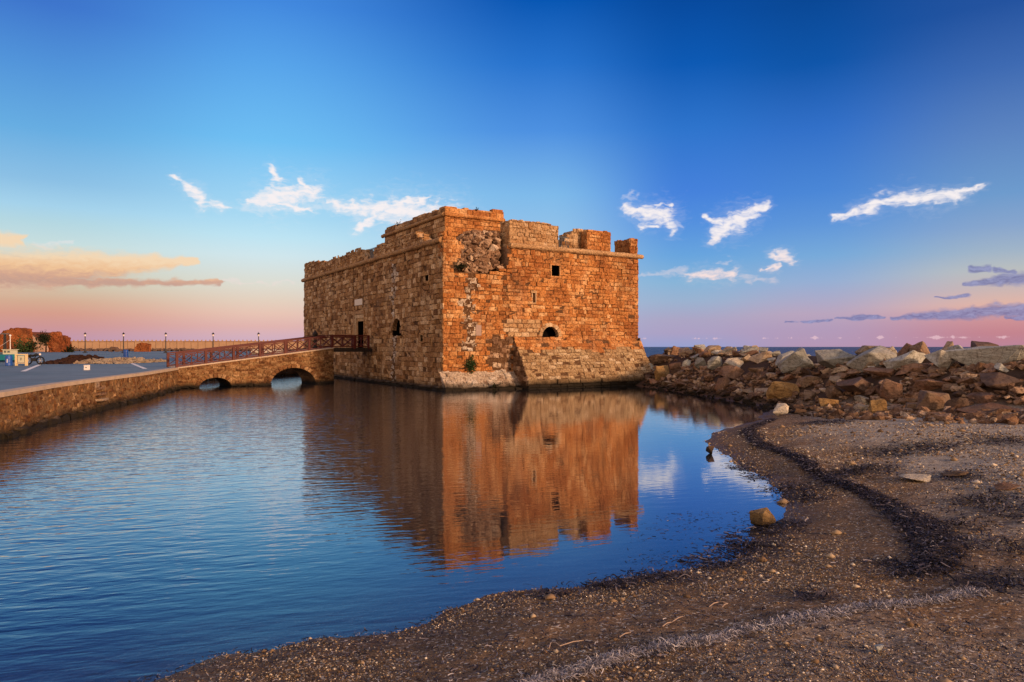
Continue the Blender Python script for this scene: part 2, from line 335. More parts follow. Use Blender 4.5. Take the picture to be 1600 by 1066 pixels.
def f_water(sea):
    def fn(t):
        t.n.remove(t.b)
        lw = t.n.new('ShaderNodeLayerWeight'); lw.inputs[0].default_value = .5
        if not sea:
            p = t.pos
            s = t.n.new('ShaderNodeSeparateXYZ'); t.l.new(p, s.inputs[0])
            # gentle cat's paws: open water on the left is ruffled, the lee by the beach is calm
            wind = t.mapr(t.math('ADD', s.outputs[0], t.math('MULTIPLY', t.math('SUBTRACT', t.noise(p, .16, 2), .5), 8.)), -9., 1.5, 1., .10, smooth=True)
            wind = t.math('MULTIPLY', wind, t.mapr(s.outputs[1], 11., 34., .95, 1.5))
            pr = t.mapping(p, rot=(0, 0, R(-16)))
            a = t.noise(t.mapping(pr, (.45, 1.5, 1)), 2.0, 2, .5, .4)
            b = t.noise(t.mapping(pr, (.5, 1.5, 1), rot=(0, 0, R(14))), 4.2, 2, .5, .3)
            c = t.noise(t.mapping(p, (.8, 1.5, 1)), 9., 2, .5)
            h = t.math('ADD', t.math('ADD', t.math('MULTIPLY', a, .30), t.math('MULTIPLY', b, .24)), t.math('MULTIPLY', c, .035))
            nrm = t.bump(h, .05, wind)
        else:
            h = t.noise(t.mapping(t.pos, (.5, 1, 1)), .5, 3, .6); nrm = t.bump(h, 1.2, 1.)
        t.l.new(nrm, lw.inputs['Normal'])
        fr = t.math('POWER', t.mapr(lw.outputs['Facing'], .5, .94), 1.42) if not sea else t.math('POWER', lw.outputs['Facing'], 3.7)
        fr = t.math('MULTIPLY_ADD', fr, .86 if not sea else .3, .05)
        g = t.n.new('ShaderNodeBsdfGlossy'); g.inputs['Roughness'].default_value = .03; g.inputs['Color'].default_value = (.90,.91,.96,1); t.l.new(nrm, g.inputs['Normal'])
        df = t.n.new('ShaderNodeBsdfDiffuse'); df.inputs['Color'].default_value = (.005,.018,.032,1) if not sea else (.006,.05,.13,1)
        if not sea:
            tr = t.n.new('ShaderNodeBsdfTransparent'); tr.inputs['Color'].default_value = (.70,.80,.84,1)
            at = t.n.new('ShaderNodeAttribute'); at.attribute_name = 'depth'
            op = t.mapr(at.outputs['Fac'], 0., .8, 0., .96, smooth=False)
            m1 = t.n.new('ShaderNodeMixShader'); t.l.new(op, m1.inputs[0]); t.l.new(tr.outputs[0], m1.inputs[1]); t.l.new(df.outputs[0], m1.inputs[2]); body = m1.outputs[0]
        else: body = df.outputs[0]
        m2 = t.n.new('ShaderNodeMixShader'); t.l.new(fr, m2.inputs[0]); t.l.new(body, m2.inputs[1]); t.l.new(g.outputs[0], m2.inputs[2])
        t.l.new(m2.outputs[0], t.out.inputs[0])
    return fn
mat('bay_water', f_water(False)); mat('sea_water', f_water(True))

# ------------------------------------------------------------------ object helpers
def link(o, parent=None):
    COL.objects.link(o)
    if parent is not None: o.parent = parent; o.matrix_parent_inverse = Matrix.Translation(parent.location).inverted() if parent.parent is None and parent.type == 'EMPTY' else Matrix.Identity(4)
    return o
def mesh_obj(name, verts, faces, m, parent=None, smooth=False):
    me = bpy.data.meshes.new(name)
    me.from_pydata([tuple(v) for v in verts], [], [tuple(f) for f in faces]); me.materials.append(MATS[m]); me.update()
    if smooth: me.polygons.foreach_set('use_smooth', [True] * len(me.polygons))
    o = bpy.data.objects.new(name, me); return link(o, parent)
def thing(name, label, cat, loc=(0, 0, 0), group=None):
    o = bpy.data.objects.new(name, None); o.empty_display_size = .3; COL.objects.link(o); o.location = loc
    return tag(o, label, cat, group)
def tag(o, label, cat, group=None):
    o['label'] = label; o['category'] = cat
    if group: o['group'] = group
    return o
class MB:
    """collects shapes for ONE mesh object (world coordinates)"""
    def __init__(s): s.v = []; s.f = []
    def add(s, vs, fs):
        b = len(s.v); s.v += [tuple(v) for v in vs]; s.f += [tuple(b + i for i in f) for f in fs]
    def box(s, c, size, ax=None):
        X, Y, Z = ax or (Vector((1,0,0)), Vector((0,1,0)), Vector((0,0,1))); c = Vector(c)
        vs = [c + X*(i*size[0]/2) + Y*(j*size[1]/2) + Z*(k*size[2]/2) for i in (-1,1) for j in (-1,1) for k in (-1,1)]
        s.add(vs, [(0,1,3,2),(4,6,7,5),(0,4,5,1),(2,3,7,6),(0,2,6,4),(1,5,7,3)])
    def bar(s, a, b, w, h=None, up=Vector((0,0,1))):
        a = Vector(a); b = Vector(b); d = (b - a); L = d.length
        if L < 1e-6: return
        d /= L; X = d.cross(up)
        if X.length < 1e-3: X = d.cross(Vector((1,0,0)))
        X.normalize(); Y = X.cross(d)
        s.box((a + b) / 2, (w, h or w, L), (X, Y, d))
    def tube(s, pts, r, n=8, cap=True):
        pts = [Vector(p) for p in pts]; rs = r if isinstance(r, (list, tuple)) else [r] * len(pts)
        base = len(s.v); ref = Vector((0,0,1))
        for i, p in enumerate(pts):
            d = (pts[min(i+1, len(pts)-1)] - pts[max(i-1, 0)]).normalized()
            X = d.cross(ref)
            if X.length < .05: X = d.cross(Vector((1,0,0)))
            X.normalize(); Y = X.cross(d)
            for k in range(n):
                a = 2*math.pi*k/n; s.v.append(tuple(p + (X*math.cos(a) + Y*math.sin(a)) * rs[i]))
        for i in range(len(pts)-1):
            for k in range(n):
                a = base+i*n+k; b = base+i*n+(k+1) % n; s.f.append((a, b, b+n, a+n))
        if cap: s.f.append(tuple(base+k for k in range(n))); s.f.append(tuple(base+(len(pts)-1)*n+k for k in reversed(range(n))))
    def lathe(s, c, prof, n=14):
        base = len(s.v); c = Vector(c)
        for r, z in prof:
            for k in range(n):
                a = 2*math.pi*k/n; s.v.append((c.x + r*math.cos(a), c.y + r*math.sin(a), c.z + z))
        for i in range(len(prof)-1):
            for k in range(n):
                a = base+i*n+k; b = base+i*n+(k+1) % n; s.f.append((a, b, b+n, a+n))
        s.f.append(tuple(base+k for k in reversed(range(n)))); s.f.append(tuple(base+(len(prof)-1)*n+k for k in range(n)))
    def ball(s, c, r, n=8):
        s.lathe(Vector(c), [(r*math.sin(math.pi*i/n)+1e-4, -r*math.cos(math.pi*i/n)) for i in range(n+1)], n+4)
    def prism(s, poly, O, S, T, N, d0, d1):
        """polygon (s,t) in the plane O,S,T pushed along N from d0 to d1"""
        O = Vector(O); n = len(poly)
        a = [O + S*p[0] + T*p[1] + N*d0 for p in poly]; b = [O + S*p[0] + T*p[1] + N*d1 for p in poly]
        s.add(a + b, [tuple(reversed(range(n))), tuple(range(n, 2*n))] + [(i, (i+1) % n, n+(i+1) % n, n+i) for i in range(n)])
    def build(s, name, m, parent=None, smooth=False): return mesh_obj(name, s.v, s.f, m, parent, smooth)
def inpoly(x, y, poly):
    c = False; n = len(poly)
    for i in range(n):
        x1, y1 = poly[i]; x2, y2 = poly[i-1]
        if (y1 > y) != (y2 > y) and x < (x2-x1)*(y-y1)/(y2-y1)+x1: c = not c
    return c
def cut(rects, h):
    out = []
    for (a, b, c, d) in rects:
        if h[0] >= b or h[1] <= a or h[2] >= d or h[3] <= c: out.append((a, b, c, d)); continue
        if h[0] > a: out.append((a, h[0], c, d))
        if h[1] < b: out.append((h[1], b, c, d))
        m0, m1 = max(a, h[0]), min(b, h[1])
        if h[2] > c: out.append((m0, m1, c, h[2]))
        if h[3] < d: out.append((m0, m1, h[3], d))
    return out
def masonry(mb, O, S, T, N, s0, s1, t0, t1, ch=(.3, .42), bl=(.4, .9), holes=(), keep=None, jit=.02, dep=(.03, .09), gap=.012, seed=1, wob=0.):
    """courses of single stones, each its own slightly uneven block"""
    r = random.Random(seed); O = Vector(O); t = t0
    while t < t1 - .04:
        h = r.uniform(*ch); tt = min(t + h, t1)
        if t1 - tt < .12: tt = t1
        s = s0 - r.uniform(0, bl[0])
        while s < s1:
            e = s + r.uniform(*bl); a, b = max(s, s0), min(e, s1); s = e
            if b - a < .05: continue
            off = r.uniform(-wob, wob)
            rects = [(a, b, t + off, tt + off)]
            for hh in holes: rects = cut(rects, hh)
            for (q0, q1, p0, p1) in rects:
                if q1 - q0 < .05 or p1 - p0 < .05: continue
                if keep and not keep((q0+q1)/2, (p0+p1)/2): continue
                d = r.uniform(*dep); g = gap; inn = min(.035, (q1-q0)*.2, (p1-p0)*.2)
                j = lambda: r.uniform(-jit, jit)
                cs = [(q0+g, p0+g), (q1-g, p0+g), (q1-g, p1-g), (q0+g, p1-g)]
                mid = ((q0+q1)/2, (p0+p1)/2)
                bk = [O + S*(x+j()*.5) + T*(y+j()*.5) - N*.05 for x, y in cs]
                md = [O + S*(x+j()) + T*(y+j()) + N*(d*.55+j()*.3) for x, y in cs]
                fr = [O + S*(x+math.copysign(inn, mid[0]-x)+j()) + T*(y+math.copysign(inn, mid[1]-y)+j()) + N*(d+j()*.8) for x, y in cs]
                mb.add(bk+md+fr, [(0,1,5,4),(1,2,6,5),(2,3,7,6),(3,0,4,7),(4,5,9,8),(5,6,10,9),(6,7,11,10),(7,4,8,11),(8,9,10,11)])
        t = tt
def cells(mb, O, S, T, N, s0, s1, t0, t1, holes, d):
    O = Vector(O); xs = sorted({s0, s1, *[v for h in holes for v in h[:2] if s0 < v < s1]}); ys = sorted({t0, t1, *[v for h in holes for v in h[2:] if t0 < v < t1]})
    for a, b in zip(xs, xs[1:]):
        for c, e in zip(ys, ys[1:]):
            m = ((a+b)/2, (c+e)/2)
            if any(h[0] < m[0] < h[1] and h[2] < m[1] < h[3] for h in holes): continue
            mb.add([O+S*x+T*y+N*d for x, y in ((a,c),(b,c),(b,e),(a,e))], [(0,1,2,3)])
def recess(mb, O, S, T, N, h, d0, d1):
    a, b, c, e = h; O = Vector(O)
    q = [(a,c),(b,c),(b,e),(a,e)]
    f = [O+S*x+T*y+N*d0 for x, y in q]; k = [O+S*x+T*y+N*d1 for x, y in q]
    mb.add(f+k, [(4,5,6,7),(0,4,7,3),(1,2,6,5),(0,1,5,4),(3,7,6,2)])

# ------------------------------------------------------------------ the lie of the land
def at(px, py, z=0.):
    d = (EYE - z) * F / (py - HZ); return Vector(((px-800)/F*d, d, z))
SHORE = [(-60,-30),(-30,-16),(-14,-6),(-6.5,3.)] + [tuple(at(x, y)[:2]) for x, y in [(240,1066),(300,1045),(350,1030),(430,1018),(500,1003),(560,993),(620,984),(665,972),(700,955),(760,938),(850,924),(950,911),(1050,899),(1110,884),(1175,862),(1215,828),(1232,800),(1222,768),(1190,746),(1150,723),(1118,704),(1102,689),(1118,676),(1150,667),(1185,655),(1200,641),(1180,632),(1130,619),(1060,611)]] + [(11.0,55.5),(11.5,62),(14,72),(40,80),(120,60),(200,-60),(0,-90)]
SH = np.array(SHORE)
RIDGE = np.array([(12.5,66),(13.6,60),(15.2,54),(16.4,46),(17.2,39),(18.6,32.5),(20.6,28.5),(24,26),(32,23),(60,17)], float)
RH = np.array([1.9,2.5,2.65,2.65,2.6,2.5,2.5,2.5,2.5,2.4])
def seg_dist(P, L, closed=False):
    best = np.full(len(P), 1e9); par = np.zeros(len(P)); n = len(L)
    for i in range(n if closed else n-1):
        a = L[i]; b = L[(i+1) % n]; ba = b-a; t = np.clip(((P-a)@ba)/(ba@ba), 0, 1)
        d = np.hypot(*(P-a-t[:,None]*ba).T); m = d < best; best[m] = d[m]; par[m] = i+t[m]
    return best, par
def inside(P, L):
    c = np.zeros(len(P), bool); x, y = P.T
    for i in range(len(L)):
        x1, y1 = L[i]; x2, y2 = L[i-1]
        if y1 == y2: continue
        m = ((y1 > y) != (y2 > y)) & (x < (x2-x1)*(y-y1)/(y2-y1)+x1); c ^= m
    return c
def vn(x, y, s, seed=0):                                          # cheap smooth value noise
    x = x*s+seed*17.3; y = y*s+seed*9.1; xi = np.floor(x).astype(int); yi = np.floor(y).astype(int); fx = x-xi; fy = y-yi
    fx = fx*fx*(3-2*fx); fy = fy*fy*(3-2*fy)
    def hsh(a, b):
        v = np.sin(a*127.1+b*311.7+seed*74.7)*43758.5453; return v-np.floor(v)
    return (hsh(xi,yi)*(1-fx)+hsh(xi+1,yi)*fx)*(1-fy)+(hsh(xi,yi+1)*(1-fx)+hsh(xi+1,yi+1)*fx)*fy-.5
def ground(P):
    P = np.atleast_2d(np.asarray(P, float)); x, y = P.T
    d, _ = seg_dist(P, SH, True); sd = np.where(inside(P, SH), d, -d)
    sd = sd + .22*vn(x,y,1.1,1)*np.clip(y/8,.5,1.5) + .1*vn(x,y,3.1,2)
    beach = np.where(sd > 0, .95*(1-np.exp(-sd*.17)), np.maximum(sd*.16, -1.6))
    beach = beach + np.where(sd > 0, np.clip(sd*.5,0,1), .3)*(.10*vn(x,y,.45,3)+.05*vn(x,y,1.6,4)+.022*vn(x,y,5.,5))
    dr, par = seg_dist(P, RIDGE); rh = np.interp(par, np.arange(len(RH)), RH)
    wid = np.interp(par, [0,2,4,6,9],[5.5,6.5,6.,6.,6.5])
    k = np.clip(1-dr/wid, 0, 1); s = k*k*(3-2*k)
    bank = (rh+.4)*(.55*k+.45*s)-.4 + s*(.35*vn(x,y,.5,6)+.25*vn(x,y,1.3,7))
    z = np.where(k > 0, np.maximum(beach, bank), beach)
    return z, sd, np.clip((bank-beach)*4+.3, 0, 1)*(k > .02)
def G(x, y): return float(ground([(x, y)])[0][0])
def hit(px, py):                                                   # where the sight line of a photo point meets the ground
    ds = np.exp(np.linspace(math.log(2.5), math.log(90), 900)); P = np.stack([(px-800)/F*ds, ds], 1)
    z = EYE-(py-HZ)/F*ds; g = ground(P)[0]; i = np.argmax(z <= g)
    if z[i] > g[i]:                                               # clears the bank: stand it on the skyline of the crest
        k = np.where((ds > 22) & (ds < 70))[0]; j = k[np.argmax((g[k]-EYE)/ds[k])]; j = min(j+18, len(ds)-1)
        return Vector((P[j][0], P[j][1], float(min(z[j], g[j]+.1))))
    return Vector((P[i][0], P[i][1], float(g[i])))

# ------------------------------------------------------------------ beach and bank (one sheet), water, sea
def grid_obj(name, m, P, nz, nr, na, attrs, closed):
    idx = np.arange(nr*na).reshape(nr, na)
    if closed: nxt = np.roll(idx, -1, 1); f = np.stack([idx[:-1], nxt[:-1], nxt[1:], idx[1:]], -1).reshape(-1, 4)
    else: f = np.stack([idx[:-1,:-1], idx[:-1,1:], idx[1:,1:], idx[1:,:-1]], -1).reshape(-1, 4)
    me = bpy.data.meshes.new(name)
    V = np.column_stack([P, nz]).astype(np.float32)
    me.vertices.add(len(V)); me.vertices.foreach_set('co', V.ravel())
    me.loops.add(f.size); me.loops.foreach_set('vertex_index', f.ravel().astype(np.int32))
    me.polygons.add(len(f)); me.polygons.foreach_set('loop_start', np.arange(0, f.size, 4, dtype=np.int32)); me.polygons.foreach_set('loop_total', np.full(len(f), 4, np.int32))
    me.update(calc_edges=True); me.validate()
    me.polygons.foreach_set('use_smooth', [True]*len(f))
    for k, v in attrs.items():
        a = me.attributes.new(k, 'FLOAT', 'POINT'); a.data.foreach_set('value', np.asarray(v, np.float32))
    me.materials.append(MATS[m]); o = bpy.data.objects.new(name, me); COL.objects.link(o); o['kind'] = 'structure'; return o
WRACK = [tuple(hit(x, y)[:2]) for x, y in [(1209,656),(1167,674),(1184,693),(1226,708),(1257,722),(1268,735),(1301,752),(1335,764),(1376,783),(1410,804),(1435,821),(1456,837),(1469,854),(1466,879),(1452,896)]]
WWID = [.10,.22,.22,.16,.14,.13,.13,.15,.19,.24,.28,.31,.30,.24,.12]
PALE = [tuple(hit(x, y)[:2]) for x, y in [(800,1085),(880,1058),(935,1040),(980,1026),(1040,1014),(1100,1004),(1160,990),(1230,975),(1290,962),(1340,953),(1400,947),(1470,940),(1530,925)]]
PATCH = [(hit(x, y), r) for x, y, r in [(1240,765,.75),(1262,780,.5),(1350,735,.8),(1310,742,.5),(1390,708,.9),(1450,700,.9),(1560,690,1.0),(1580,800,.9),(1540,785,.6),(1575,905,.55),(1530,915,.4),(1590,860,.5),(1400,885,.35),(1480,820,.5),(1500,745,.6),(1290,660,1.),(1050,905,.35),(1120,885,.4),(1180,855,.5),(980,915,.3),(1270,935,.25),(1420,900,.3),(1150,735,.5),(1180,750,.4),(1100,880,.5),(1010,903,.35),(940,916,.3),(1150,862,.6),(1205,830,.5),(1130,845,.4),(860,930,.25),(1230,820,.4)]]
W_ = np.array(WRACK); PL = np.array(PALE)
rad = np.exp(np.linspace(math.log(1.2), math.log(110), 430)); na = 760
front = np.linspace(R(-75), R(75), 600); backa = np.linspace(R(75), R(285), 162)[1:-1]
ang = np.concatenate([front, backa]); na = len(ang)
rr, aa = np.meshgrid(rad, ang, indexing='ij'); GP = np.stack([(rr*np.sin(aa)).ravel(), (rr*np.cos(aa)).ravel()], 1)
gz, gsd, gbk = ground(GP)
dW, tW = seg_dist(GP, W_); dP, _ = seg_dist(GP, PL)
wwid = np.interp(tW, range(15), WWID)*(1+.9*vn(GP[:,0],GP[:,1],2.2,11))
weed = np.clip(1.5-dW/wwid, 0, 1)
for c, r in PATCH: weed = np.maximum(weed, .6*np.clip(1.2-np.hypot(GP[:,0]-c.x, GP[:,1]-c.y)/r, 0, 1))
weed = np.maximum(weed, .5*np.clip(1-dP/.12, 0, 1))
gz = gz + np.clip(1-dW/wwid, 0, 1)*.05
grid_obj('ground', 'beach', GP, gz, len(rad), na, {'weed': weed, 'bank': gbk, 'dry': np.clip((gsd-1.2)/3.5, 0, 1)*np.clip((GP[:,1]-3)/7, 0, 1)}, True)
# bay
nx, ny = 300, 420
wx = np.linspace(-62, 24, nx); wy = -14+np.linspace(0, 1, ny)**1.7*150
yy, xx = np.meshgrid(wy, wx, indexing='ij'); WP = np.stack([xx.ravel(), yy.ravel()], 1)
wz, wsd, _ = ground(WP)
grid_obj('water', 'bay_water', WP, np.zeros(len(WP)), ny, nx, {'depth': np.maximum(-wz, 0)}, False)
sea = MB(); Sx = 42000
sea.add([(-Sx,140,-.25),(Sx,140,-.25),(Sx,Sx,-.25),(-Sx,Sx,-.25)], [(0,1,2,3)])
sea.add([(16,40,-.25),(Sx,-200,-.25),(Sx,139.9,-.25),(16,139.9,-.25)], [(0,1,2,3)])
o = sea.build('sea', 'sea_water'); o['kind'] = 'structure'
bed = MB(); bed.add([(-150,-60,-1.75),(60,-60,-1.75),(60,150,-1.75),(-150,150,-1.75)], [(0,1,2,3)])
o = bed.build('sea_bed', 'mortar'); o['kind'] = 'structure'; o.data.materials[0] = mat('bed_dark', plain((.02,.03,.035), .95, 0))  # plain dark blue-grey bed under the deep water

# ------------------------------------------------------------------ castle
Z = Vector((0,0,1)); DU = Vector((.852,.5235,0)).normalized(); DV = Vector((-DU.y, DU.x, 0)); NR = Vector((DU.y, -DU.x, 0)); NL = -DU
CP = Vector((-4.745, 48.5, 0))
def onplane(px, py, O, S):
    k = (px-800)/F; u = (k*O.y-O.x)/(S.x-k*S.y); y = O.y+u*S.y
    return u, EYE+(HZ-py)/F*y
def onR(px, py): return onplane(px, py, CP, DU)
def onL(px, py): return onplane(px, py, CP, DV)
def rectR(x0, y0, x1, y1): a = onR(x0, y1); b = onR(x1, y0); m = onR((x0+x1)/2, y1)[1]; n = onR((x0+x1)/2, y0)[1]; return (a[0], b[0], m, n)
def rectL(x0, y0, x1, y1): a = onL(x1, y1); b = onL(x0, y0); m = onL((x0+x1)/2, y1)[1]; n = onL((x0+x1)/2, y0)[1]; return (a[0], b[0], m, n)
UE = onR(996.5, 500)[0]; VE = onL(475.5, 500)[0]; ZC = 10.4
castle = thing('castle', 'square medieval stone castle with orange sunlit front standing in the shallow harbour', 'castle', CP)
# openings
win_sq = rectR(861,415,873.6,431.6); win_ar = rectR(846.8,510.5,872,527.6); slit = rectR(831.5,458,836,473); plq = rectR(743,508,751.5,524.6)
cav = rectR(709,362,794.5,427); cav = (cav[0], cav[1], cav[2], ZC+1.)
scarR = rectR(724,430,742,548)
winL = rectL(613.8,498,627.8,524.6); wl1 = rectL(665,430,671,439.5); wl2 = rectL(657.6,524,662,534)
door = rectL(559,502,569,547.5); dfr = rectL(550,486,570,547.5); plqL = rectL(555,467.5,566.7,477)
gr1 = rectL(552,420,553.4,478); gr2 = rectL(567.5,417,569,480)
scarL = rectL(611.5,405,619.5,597)
holesR = [win_sq, win_ar, slit, plq]; holesL = [winL, wl1, wl2, door, plqL]
core = MB()
cells(core, CP, DU, Z, NR, 0, UE, -.6, ZC, holesR+[cav], 0.)
cells(core, CP, DV, Z, NL, 0, VE, -.6, ZC, holesL, 0.)
Q = [CP+DU*UE, CP+DU*UE+DV*VE, CP+DV*VE]
for a, b in zip(Q, Q[1:]): core.add([a-Z*.6, b-Z*.6, b+Z*ZC, a+Z*ZC], [(0,1,2,3)])
core.build('wall_core', 'mortar', castle)
rf = MB(); rf.box(CP+DU*(UE/2+.02)+DV*(VE/2+1.3)+Z*(ZC-.12), (UE-.3, VE-2.9, .2), (DU, DV, Z)); rf.build('roof_terrace', 'roof_floor', castle)
# facing stones
cavpoly = [onR(*p) for p in [(708,428),(710.5,403),(721,385),(709,373),(703,360),(703,345),(795,345),(795,416),(768,425),(745,430),(728,429)]]
u_tal = onR(802,527)[0]
def keepR(s, t):
    if inpoly(s, t, cavpoly): return False
    if t < 3.3 and s > u_tal+.2: return False
    return True
pale_zone = [onR(*p) for p in [(786,500),(842,497),(842,530),(800,530),(786,520)]]
fr = MB(); pf = MB(); dz = MB()
dark_zone = [onR(*p) for p in [(762,528),(800,528),(803,560),(797,580),(765,580)]]
inP = lambda s, t: inpoly(s, t, pale_zone)
inD = lambda s, t: inpoly(s, t, dark_zone)
inS = lambda s, t: scarR[2] < t < scarR[3] and abs(s-(scarR[0]+scarR[1])/2-.22*math.sin(t*1.9)-.1*math.sin(t*7)) < (scarR[1]-scarR[0])*.42+.16*math.sin(t*4.3+1)
hR = holesR+[rectR(*q) for q in [(763,445,767,449),(786,447,791,452),(797,428,800,433)]]
masonry(fr, CP, DU, Z, NR, -.04, UE+.04, -.5, ZC-.05, (.23,.36), (.26,.68), hR, lambda s, t: keepR(s, t) and not inP(s, t) and not inD(s, t) and not inS(s, t), .03, (.0,.10), gap=.011, seed=3, wob=.012)
masonry(pf, CP, DU, Z, NR, -.04, UE+.04, -.5, ZC-.05, (.30,.35), (.45,.8), hR, lambda s, t: keepR(s, t) and inP(s, t), .01, (.06,.10), seed=4)
masonry(dz, CP, DU, Z, NR, -.04, UE+.04, -.5, ZC-.05, (.22,.4), (.25,.6), hR, lambda s, t: keepR(s, t) and inD(s, t), .05, (-.04,.08), seed=5, wob=.05)
fr.build('stone_facing', 'ashlar_orange_lit', castle); pf.build('stone_facing', 'ashlar_pale', castle)['label'] = 'patch of pale even ashlar'
dz.build('stone_facing', 'rubble_dark', castle)['label'] = 'rough broken patch beside the sloping base'
sc_ = MB()
sh = [rectR(*q) for q in [(728,470,735,476),(726,486,734,492),(731,500,738,505),(726,514,731,519),(729,537,737,541),(727,441,735,445),(734,452,739,456)]]
masonry(sc_, CP, DU, Z, NR, scarR[0]-.6, scarR[1]+.6, scarR[2], scarR[3], (.12,.28), (.14,.42), sh, lambda s, t: inS(s, t) or inS(s+.18, t) or inS(s-.18, t), .06, (-.06,.05), seed=6, wob=.06)
sc_.build('scar', 'rubble_white', castle)['label'] = 'pale torn strip of broken stones with dark sockets'
inSL = lambda s, t: scarL[2] < t < scarL[3] and abs(s-(scarL[0]+scarL[1])/2-.16*math.sin(t*1.3)) < .36+.16*math.sin(t*3.7)+.08*math.sin(t*11)
fl = MB()
scl = [(scarL[0], scarL[1], scarL[2], scarL[3])]
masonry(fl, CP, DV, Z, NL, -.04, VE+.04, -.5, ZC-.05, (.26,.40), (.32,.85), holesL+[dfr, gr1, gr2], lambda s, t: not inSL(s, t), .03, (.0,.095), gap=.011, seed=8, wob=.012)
fl.build('stone_facing', 'ashlar_brown_shade', castle)['label'] = 'brown shaded long side wall of squared stones'
for lo_, hi_, sd2 in ((scarL[2], winL[2]-.02, 9), (winL[3]+.05, scarL[3], 19)):
    s2 = MB(); masonry(s2, CP, DV, Z, NL, scarL[0]-.6, scarL[1]+.6, lo_, hi_, (.12,.3), (.14,.42), (), lambda s, t: inSL(s, t) or inSL(s+.15, t) or inSL(s-.15, t), .06, (-.06,.07), seed=sd2, wob=.05)
    s2.build('scar', 'scar_grey', castle)['label'] = 'whitish vertical scar in the side wall'
ef = MB(); masonry(ef, CP+DU*UE, DV, Z, DU, 0, VE, -.5, ZC-.05, (.35,.5), (.5,1.2), (), None, .02, (.02,.08), seed=10); ef.build('stone_facing', 'ashlar_orange_lit', castle)
# cornices
def roll(name, a, b, r, m, parent, n=60, seed=1):
    rr_ = random.Random(seed); mb = MB()
    pts = [a.lerp(b, i/n)+Z*rr_.uniform(-.02,.02)+(b-a).normalized().cross(Z)*rr_.uniform(-.02,.02) for i in range(n+1)]
    mb.tube(pts, [r*rr_.uniform(.88,1.08) for _ in pts], 10); return mb.build(name, m, parent)
u_c = onR(795,383)[0]
roll('cornice', CP+DU*u_c+NR*.1+Z*ZC, CP+DU*(UE+.42)+NR*.1+Z*ZC, .2, 'ashlar_pale', castle, 50, 2)
roll('cornice', CP+DV*.1+NL*.1+Z*ZC, CP+DV*(VE+.3)+NL*.1+Z*ZC, .2, 'ashlar_brown_shade', castle, 90, 3)
roll('cornice', CP+DU*(UE+.1)+Z*ZC, CP+DU*(UE+.1)+DV*VE+Z*ZC, .2, 'ashlar_orange_lit', castle, 60, 4)
# windows
def surround(mb, O, S, N, h, springing, thick, d, seed, n=9):
    r_ = random.Random(seed); cx_ = (h[0]+h[1])/2; ra = (h[1]-h[0])/2; Ov = Vector(O); hh = h[3]-springing
    def ell(a, k): return cx_+math.cos(a)*(ra+k), springing+math.sin(a)*(hh+k)
    for i in range(n):
        a0 = math.pi*i/n+.015; a1 = math.pi*(i+1)/n-.015
        mb.prism([ell(a0,0), ell(a0,thick), ell((a0+a1)/2,thick), ell(a1,thick), ell(a1,0), ell((a0+a1)/2,0)], Ov, S, Z, N, -.25, d+r_.uniform(-.02,.03))
def window(nm, O, S, N, h, m, arch=False, seed=1, depth=.75):
    wv = MB(); recess(wv, O, S, Z, N, h, 0., -depth); win = wv.build(nm, 'dark_void' if depth > .5 else m, castle)
    if arch:
        sp = h[3]-(h[1]-h[0])/2 if h[3]-h[2] > (h[1]-h[0])/2 else h[2]+.02
        f = MB(); surround(f, O, S, N, h, sp, .3, .07, seed)
        cx_ = (h[0]+h[1])/2; ra = (h[1]-h[0])/2; hh = h[3]-sp
        for sg in (-1, 1):
            arc = [(cx_+sg*math.cos(a)*ra, sp+math.sin(a)*hh) for a in np.linspace(0, math.pi/2, 7)]
            f.prism(arc+[(cx_+sg*ra, h[3])], O, S, Z, N, -.3, .005)
        f.build('surround', m, win)
    else:
        f = MB(); t_ = .12
        for q in ((h[0]-t_,h[1]+t_,h[3],h[3]+t_*1.5), (h[0]-t_,h[1]+t_,h[2]-t_,h[2]), (h[0]-t_*.6,h[0],h[2],h[3]), (h[1],h[1]+t_*.6,h[2],h[3])): f.prism([(q[0],q[2]),(q[1],q[2]),(q[1],q[3]),(q[0],q[3])], O, S, Z, N, -.05, .085)
        f.build('surround', m, win)
    return win
window('window', CP, DU, NR, win_sq, 'ashlar_orange_lit'); window('window', CP, DU, NR, win_ar, 'ashlar_pale', True, 2)
window('slit', CP, DU, NR, slit, 'ashlar_pale', depth=.3)
window('window', CP, DV, NL, winL, 'ashlar_brown_shade', True, 3, 1.0); window('window', CP, DV, NL, wl1, 'ashlar_brown_shade'); window('window', CP, DV, NL, wl2, 'ashlar_brown_shade')
gm = MB(); cx_ = (winL[0]+winL[1])/2
gm.box(CP+DV*(cx_+.12)+NL*-.55+Z*(winL[2]+.45), (.35,.45,.5), (DV, NL, Z)); gm.box(CP+DV*(cx_+.05)+NL*-.6+Z*(winL[2]+1.2), (.5,.3,.22), (DV, NL, Z)); gm.box(CP+DV*(cx_+.1)+NL*-.58+Z*(winL[2]+.85), (.3,.3,.6), (DV, NL, Z)); gm.build('window_rubble', 'rubble_dark', castle)
mb = MB(); mb.prism([(plq[0],plq[2]),(plq[1],plq[2]),(plq[1],plq[3]),(plq[0],plq[3])], CP, DU, Z, NR, -.1, .07); mb.build('plaque', 'plaque_grey', castle)
mb = MB(); mb.prism([(plqL[0],plqL[2]),(plqL[1],plqL[2]),(plqL[1],plqL[3]),(plqL[0],plqL[3])], CP, DV, Z, NL, -.1, .06); mb.build('plaque', 'plaque_white', castle)['label'] = 'white marble panel over the door'
